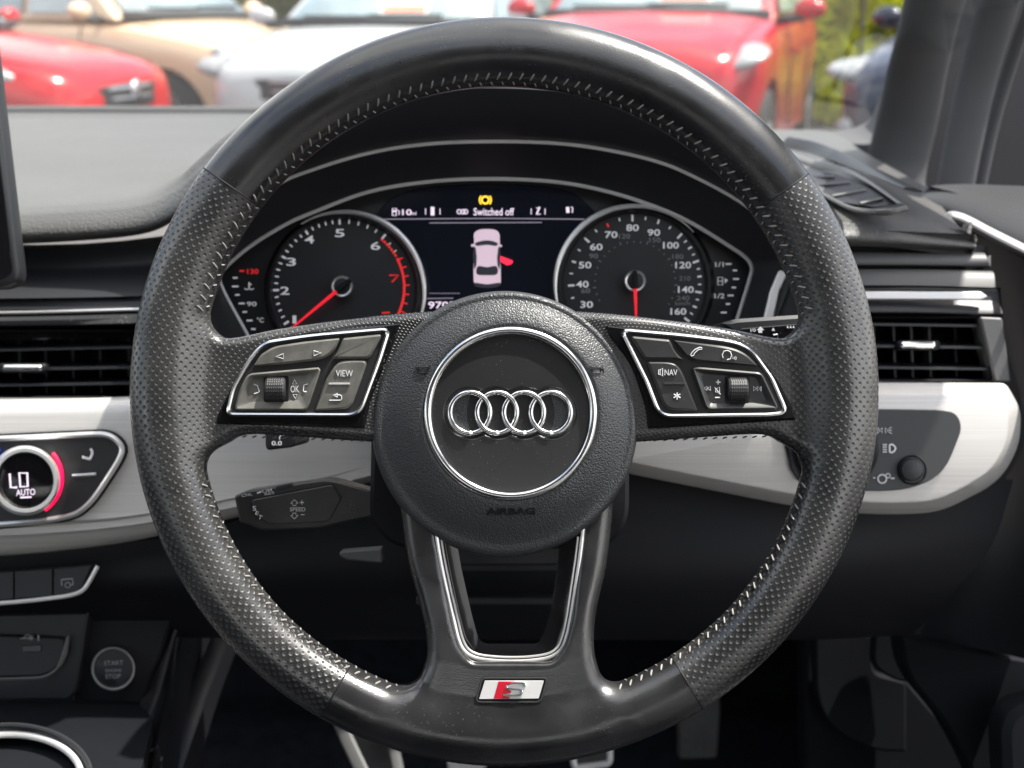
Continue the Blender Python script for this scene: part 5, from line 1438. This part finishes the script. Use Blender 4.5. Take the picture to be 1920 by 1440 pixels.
    for x, yw, z in ((1.95, .60, nose - .02), (2.03, .62, nose - .05), (2.04, .56, nose - .17), (1.98, .50, nose - .20)):
        lo.append([T_((x * kl - .10 * (k / 6) ** 2, yw * k / 6, z)) for k in range(-6, 7)])
    rings(b, lo, False); b.build('grille', 'p_seal', root)
    b = MB(); sweep(b, [T_((2.045 * kl - .10 * (k / 6) ** 2, .42 * k / 6, nose - .06)) for k in range(-6, 7)], .012, .012); sweep(b, [T_((2.05 * kl - .10 * (k / 6) ** 2, .40 * k / 6, nose - .12)) for k in range(-6, 7)], .01, .01); b.build('grille_bar', 'rim', root)
    b = MB(); ellipsoid(b, T_((1.99 * kl, 0, .40)), .06, .55, .09, Matrix.Rotation(R(ang), 3, 'Z')); b.build('air_intake', 'p_seal', root)
    b = MB(); ellipsoid(b, T_((2.045 * kl, 0, nose - .08)), .02, .065, .065, Matrix.Rotation(R(ang), 3, 'Z')); b.build('front_badge', 'chrome', root)
    return root
car('red hatchback in front on the left, nose pointing right, long pale headlight', 'p_red', -4.40, 8.54, -10, zs=1.02, hl=(.30, .15, .065))
car('tall beige car standing behind the red hatchback', 'p_peach', -3.4, 11.3, -30, L=4.2, H=1.66, bh=1.08, nose=.80, zs=.98)
car('white car with price card in its windscreen between beige and red cars', 'p_white', -.74, 10.14, 255, sticker=True, L=4.1, bh=1.02, nose=.76)
car('dark red family car with grey lamps behind the right of the steering wheel', 'p_red2', 1.22, 9.58, 252, L=4.25, H=1.62, bh=1.06, nose=.84, sticker=True, zs=1.02, hl=(.20, .24, .05))
car('dark blue car cut off by the windscreen pillar at the right', 'p_dark', 3.72, 8.75, 234, L=4.2, nose=.78, bh=1.03)

g = MB(); n = 24
vs = []; fs = []
for i in range(n + 1):
    for j in range(n + 1): vs.append((-150 + 300 * i / n, -150 + 300 * j / n, GZ))
for i in range(n):
    for j in range(n): fs.append((i * (n + 1) + j, (i + 1) * (n + 1) + j, (i + 1) * (n + 1) + j + 1, i * (n + 1) + j + 1))
g.add(vs, fs); gr = g.build('ground', 'asphalt', None); gr['kind'] = 'structure'

# fence behind the cars
M['fence'] = mat('fence_metal', (.10, .11, .11), .5, .6, vary=.1)
fn = thing('wire_fence', 'dark wire mesh fence on posts behind the parked cars', 'fence', (0, 15.5, GZ))
for k in range(11):
    b = MB(); x = -15 + k * 3.0; box(b, (x, 15.5, 1.1), .08, .08, 2.2); b.build('post', 'fence', fn)
b = MB()
for k in range(300): x = -15 + k * .1; box(b, (x, 15.5, 1.05), .010, .010, 2.0)
for k in range(11): box(b, (0, 15.515, .1 + k * .2), 30, .012, .012)
b.build('mesh', 'fence', fn)
b = MB(); sweep(b, [Vector((2.95, 11.0, 0)), Vector((2.95, 11.0, 2.2))], .018, .018); ps = b.build('thin_post', 'fence', None); tag(ps, 'thin dark post standing in front of the yellow green bush', 'post')

def leafmat(name, c, v=.35):
    m = mat(name, c, .55, vary=v, vscale=1.1)
    N_, L2_ = m.node_tree.nodes, m.node_tree.links
    pb_ = N_['Principled BSDF']; t_ = N_.new('ShaderNodeBsdfTranslucent'); t_.inputs[0].default_value = (c[0] * 1.1, c[1] * 1.2, c[2] * .8, 1)
    x_ = N_.new('ShaderNodeMixShader'); x_.inputs[0].default_value = .45
    L2_.new(pb_.outputs[0], x_.inputs[1]); L2_.new(t_.outputs[0], x_.inputs[2]); L2_.new(x_.outputs[0], N_['Material Output'].inputs[0])
    return m
M['leaf_y'] = leafmat('yellow_green_leaves', (.74, .76, .05)); M['leaf_o'] = leafmat('olive_leaves', (.26, .25, .08)); M['leaf_g'] = leafmat('green_leaves', (.055, .085, .025)); M['bark'] = mat('bark', (.12, .09, .06), .9, vary=.3)
def bush(label, x, y, rx, ry, hz, m, n, name='bush', cat='bush', seed=1, leaf=.07, z0=0.0):
    rd = random.Random(seed)
    t = thing(name, label, cat, (x, y, GZ), group='bushes and hedges behind the parked cars')
    b = MB()
    cl = [(x + rd.uniform(-rx, rx) * .75, y + rd.uniform(-ry, ry) * .7, z0 + rd.uniform(.15, .92) * hz, rd.uniform(.25, .55) * min(1.2, hz * .5)) for _ in range(26)]
    for i in range(n):
        c = rd.choice(cl); v = Vector((rd.gauss(0, 1), rd.gauss(0, 1), rd.gauss(0, 1))).normalized() * c[3] * rd.random() ** .4
        p = Vector(c[:3]) + v
        if p.z < 0: p.z = abs(p.z) + .02
        a = Vector((rd.gauss(0, 1), rd.gauss(0, 1), rd.gauss(0, 1))).normalized(); q = a.orthogonal().normalized(); l = leaf * rd.uniform(.7, 1.5)
        b.add([p - a * l, p + q * l * .45, p + a * l, p - q * l * .45], [(0, 1, 2, 3)])
    b.build('foliage', m, t, sharp=180)
    b = MB()
    for k in range(6): 
        dx, dy = rd.uniform(-.6, .6) * rx, rd.uniform(-.5, .5) * ry
        sweep(b, [Vector((x + dx * .3, y + dy * .3, 0)), Vector((x + dx * .7, y + dy, hz * .4)), Vector((x + dx, y + dy, hz * .8))], .014, .014, taper=[1, .7, .3])
    b.build('stem', 'bark', t)
bush('bright yellow green bush beside the dark blue car', 3.25, 13.3, 1.3, .7, 1.9, 'leaf_y', 34000, seed=3, leaf=.09)
bush('yellow green bush at the fence right of the red family car', 6.3, 13.6, 1.6, .7, 2.2, 'leaf_y', 20000, seed=4, leaf=.085)
bush('olive hedge at the fence behind the white car', .6, 16.6, 2.0, .7, 2.6, 'leaf_y', 8000, name='hedge', cat='hedge', seed=5, leaf=.08)
bush('brownish olive hedge behind the beige car', -3.0, 16.8, 2.0, .8, 2.8, 'leaf_o', 8000, name='hedge', cat='hedge', seed=6, leaf=.09)
bush('green hedge far left behind the fence', -7.2, 16.8, 2.3, .8, 2.8, 'leaf_g', 8000, name='hedge', cat='hedge', seed=7, leaf=.09)
bush('green bush far left beyond the beige car', -11.5, 17, 2.3, .8, 3.0, 'leaf_g', 7000, name='hedge', cat='hedge', seed=8, leaf=.09)
bush('dark green hedge behind the bright bush', 4.4, 17.2, 2.2, .8, 3.2, 'leaf_g', 8000, name='hedge', cat='hedge', seed=9, leaf=.09)
bush('green hedge at the far right behind the fence', 9.2, 17.2, 2.4, .8, 3.2, 'leaf_g', 7000, name='hedge', cat='hedge', seed=10, leaf=.09)

# =================================================================== own cabin: roof, pillars, seats behind the camera
rf = thing('car_cabin', 'grey roof lining and side panels of the cabin around the driver', 'car cabin', (-.35, -.4, 1.38))
M['lining'] = mat('roof_lining', (.30, .30, .29), .9, bump=(800, .0003, 'noise'), vary=.05)
b = MB(); rows = []
for y, z in ((.36, 1.325), (.2, 1.37), (-.4, 1.40), (-1.2, 1.38), (-1.9, 1.30)):
    rows.append([Vector((x, y, z - .045 * ((x + .37) / .75) ** 2)) for x in (-1.08, -.9, -.5, -.37, -.1, .2, .34)])
rings(b, rows, False); rings(b, [[v + Vector((0, 0, .03)) for v in r_] for r_ in rows], False)
b.build('lining', 'lining', rf)
for sx in (-1.1, .36):
    b = MB(); sweep(b, [Vector((sx, .36, 1.30)), Vector((sx, -.4, 1.36)), Vector((sx, -1.3, 1.33)), Vector((sx, -1.9, 1.24))], .03, .05); b.build('side_rail', 'lining', rf)
    b = MB(); sweep(b, [Vector((sx + (.04 if sx > 0 else -.04), -.35, .75)), Vector((sx, -.45, 1.33))], .05, .09, nrm=Vector((1, 0, 0))); b.build('centre_pillar', 'lining', rf)
b = MB(); sweep(b, [Vector((-1.1, .36, 1.30)), Vector((-1.16, .9, 1.12)), Vector((-1.2, 1.55, .98))], .035, .05); b.build('far_pillar', 'pillar', rf)
b = MB(); sweep(b, [P(1800, -120, 1.0), P(2150, -420, .82), Vector((.37, .36, 1.31))], .035, .055); b.build('near_pillar', 'pillar', rf)
b = MB(); box(b, (-1.2, -.5, .56), .06, 2.9, .74); b.build('far_door_panel', 'plastic', rf)
b = MB(); box(b, (.66, .75, .45), .05, 1.5, .66); b.build('near_light_blocker', 'plastic', rf)  # unseen panel added to keep low light and sun out of the footwell
b = MB(); box(b, (-.35, -1.95, .55), 1.7, .15, .8); b.build('rear_seat', 'pillar', rf)
b = MB(); box(b, (-.35, -.8, .20), 1.7, 2.6, .04); b.build('cabin_floor', 'carpet', rf)
b = MB(); 
prism(b, rnd([(0,0)]*1,0), 1, .1) if False else box(b, (0.0, -.36, .62), .48, .12, .62); b.build('seat_backrest', 'plastic', rf)
# windscreen of the own car
wsm = bpy.data.materials.new('windscreen_glass'); wsm.use_nodes = True
N, L_ = wsm.node_tree.nodes, wsm.node_tree.links
for n_ in list(N):
    if n_.type != 'OUTPUT_MATERIAL': N.remove(n_)
out_ = [n_ for n_ in N if n_.type == 'OUTPUT_MATERIAL'][0]
tr1 = N.new('ShaderNodeBsdfTransparent'); tr1.inputs[0].default_value = (.93, .95, .94, 1)
gl1 = N.new('ShaderNodeBsdfGlossy'); gl1.inputs['Roughness'].default_value = .02
geo = N.new('ShaderNodeNewGeometry'); dt = N.new('ShaderNodeVectorMath'); dt.operation = 'DOT_PRODUCT'
L_.new(geo.outputs['Incoming'], dt.inputs[0]); L_.new(geo.outputs['Normal'], dt.inputs[1])
ab = N.new('ShaderNodeMath'); ab.operation = 'ABSOLUTE'; L_.new(dt.outputs['Value'], ab.inputs[0])
om = N.new('ShaderNodeMath'); om.operation = 'SUBTRACT'; om.inputs[0].default_value = 1; L_.new(ab.outputs[0], om.inputs[1])
pw = N.new('ShaderNodeMath'); pw.operation = 'POWER'; pw.inputs[1].default_value = 5; L_.new(om.outputs[0], pw.inputs[0])
fr1 = N.new('ShaderNodeMath'); fr1.operation = 'MULTIPLY_ADD'; fr1.inputs[1].default_value = .9; fr1.inputs[2].default_value = .03; L_.new(pw.outputs[0], fr1.inputs[0])
mx1 = N.new('ShaderNodeMixShader'); L_.new(fr1.outputs[0], mx1.inputs[0]); L_.new(tr1.outputs[0], mx1.inputs[1]); L_.new(gl1.outputs[0], mx1.inputs[2]); L_.new(mx1.outputs[0], out_.inputs[0])
M['wsglass'] = wsm
b = MB(); rows = []
for t in range(7):
    k = t / 6
    rows.append([Vector((-.37 + x * (1.0 + .06 * (1 - k)), 1.66 - (1.66 - .38) * k - .10 * (x / .75) ** 2, 1.035 + (1.335 - 1.035) * k + .04 * math.sin(k * math.pi))) for x in (-.76, -.5, -.25, 0, .25, .5, .74)])
rings(b, rows, False)
wsc = b.build('windscreen', 'wsglass', None); tag(wsc, 'clear windscreen between the dashboard and the roof', 'windscreen')

# =================================================================== light
SUN = Vector((.42, .10, .90)).normalized()      # towards the sun: high, from the right and a little ahead
sd = bpy.data.lights.new('sun', 'SUN'); sd.energy = 4.8; sd.angle = R(.9); sd.color = (1.0, .95, .88)
so = link(bpy.data.objects.new('sun', sd)); so.rotation_euler = SUN.to_track_quat('Z', 'Y').to_euler()
w = bpy.data.worlds.new('World'); sc.world = w; w.use_nodes = True
bg = w.node_tree.nodes['Background']; sky = w.node_tree.nodes.new('ShaderNodeTexSky')
sky.sky_type = 'NISHITA'; sky.sun_disc = False
sky.sun_elevation = math.asin(SUN.z); sky.sun_rotation = math.atan2(SUN.x, SUN.y)
sky.air_density = 1.0; sky.dust_density = 3.0; sky.ozone_density = 1.0
WN, WL = w.node_tree.nodes, w.node_tree.links
wt = WN.new('ShaderNodeTexCoord'); wm = WN.new('ShaderNodeMapping'); wm.inputs['Scale'].default_value = (1, 1, 2.2); wm.inputs['Location'].default_value = (.3, .1, 0)
WL.new(wt.outputs['Generated'], wm.inputs['Vector'])
wn = WN.new('ShaderNodeTexNoise'); wn.inputs['Scale'].default_value = 1.7; wn.inputs['Detail'].default_value = 7; wn.inputs['Roughness'].default_value = .55
WL.new(wm.outputs[0], wn.inputs['Vector'])
wr = WN.new('ShaderNodeMapRange'); wr.inputs['From Min'].default_value = .43; wr.inputs['From Max'].default_value = .62; WL.new(wn.outputs['Fac'], wr.inputs['Value'])
wx = WN.new('ShaderNodeMix'); wx.data_type = 'RGBA'; wx.inputs['B'].default_value = (9.5, 9.3, 9.0, 1)
WL.new(wr.outputs['Result'], wx.inputs['Factor']); WL.new(sky.outputs[0], wx.inputs['A']); WL.new(wx.outputs['Result'], bg.inputs[0]); bg.inputs[1].default_value = .14
sc.view_settings.view_transform = 'Standard'; sc.view_settings.look = 'None'
sc.view_settings.exposure = 1.15; sc.view_settings.gamma = 1; sc.view_settings.use_curve_mapping = False
sc.render.engine = 'CYCLES'
sc.cycles.use_denoising = True
sc.cycles.max_bounces = 8; sc.cycles.transparent_max_bounces = 8
sc.cycles.sample_clamp_indirect = 8
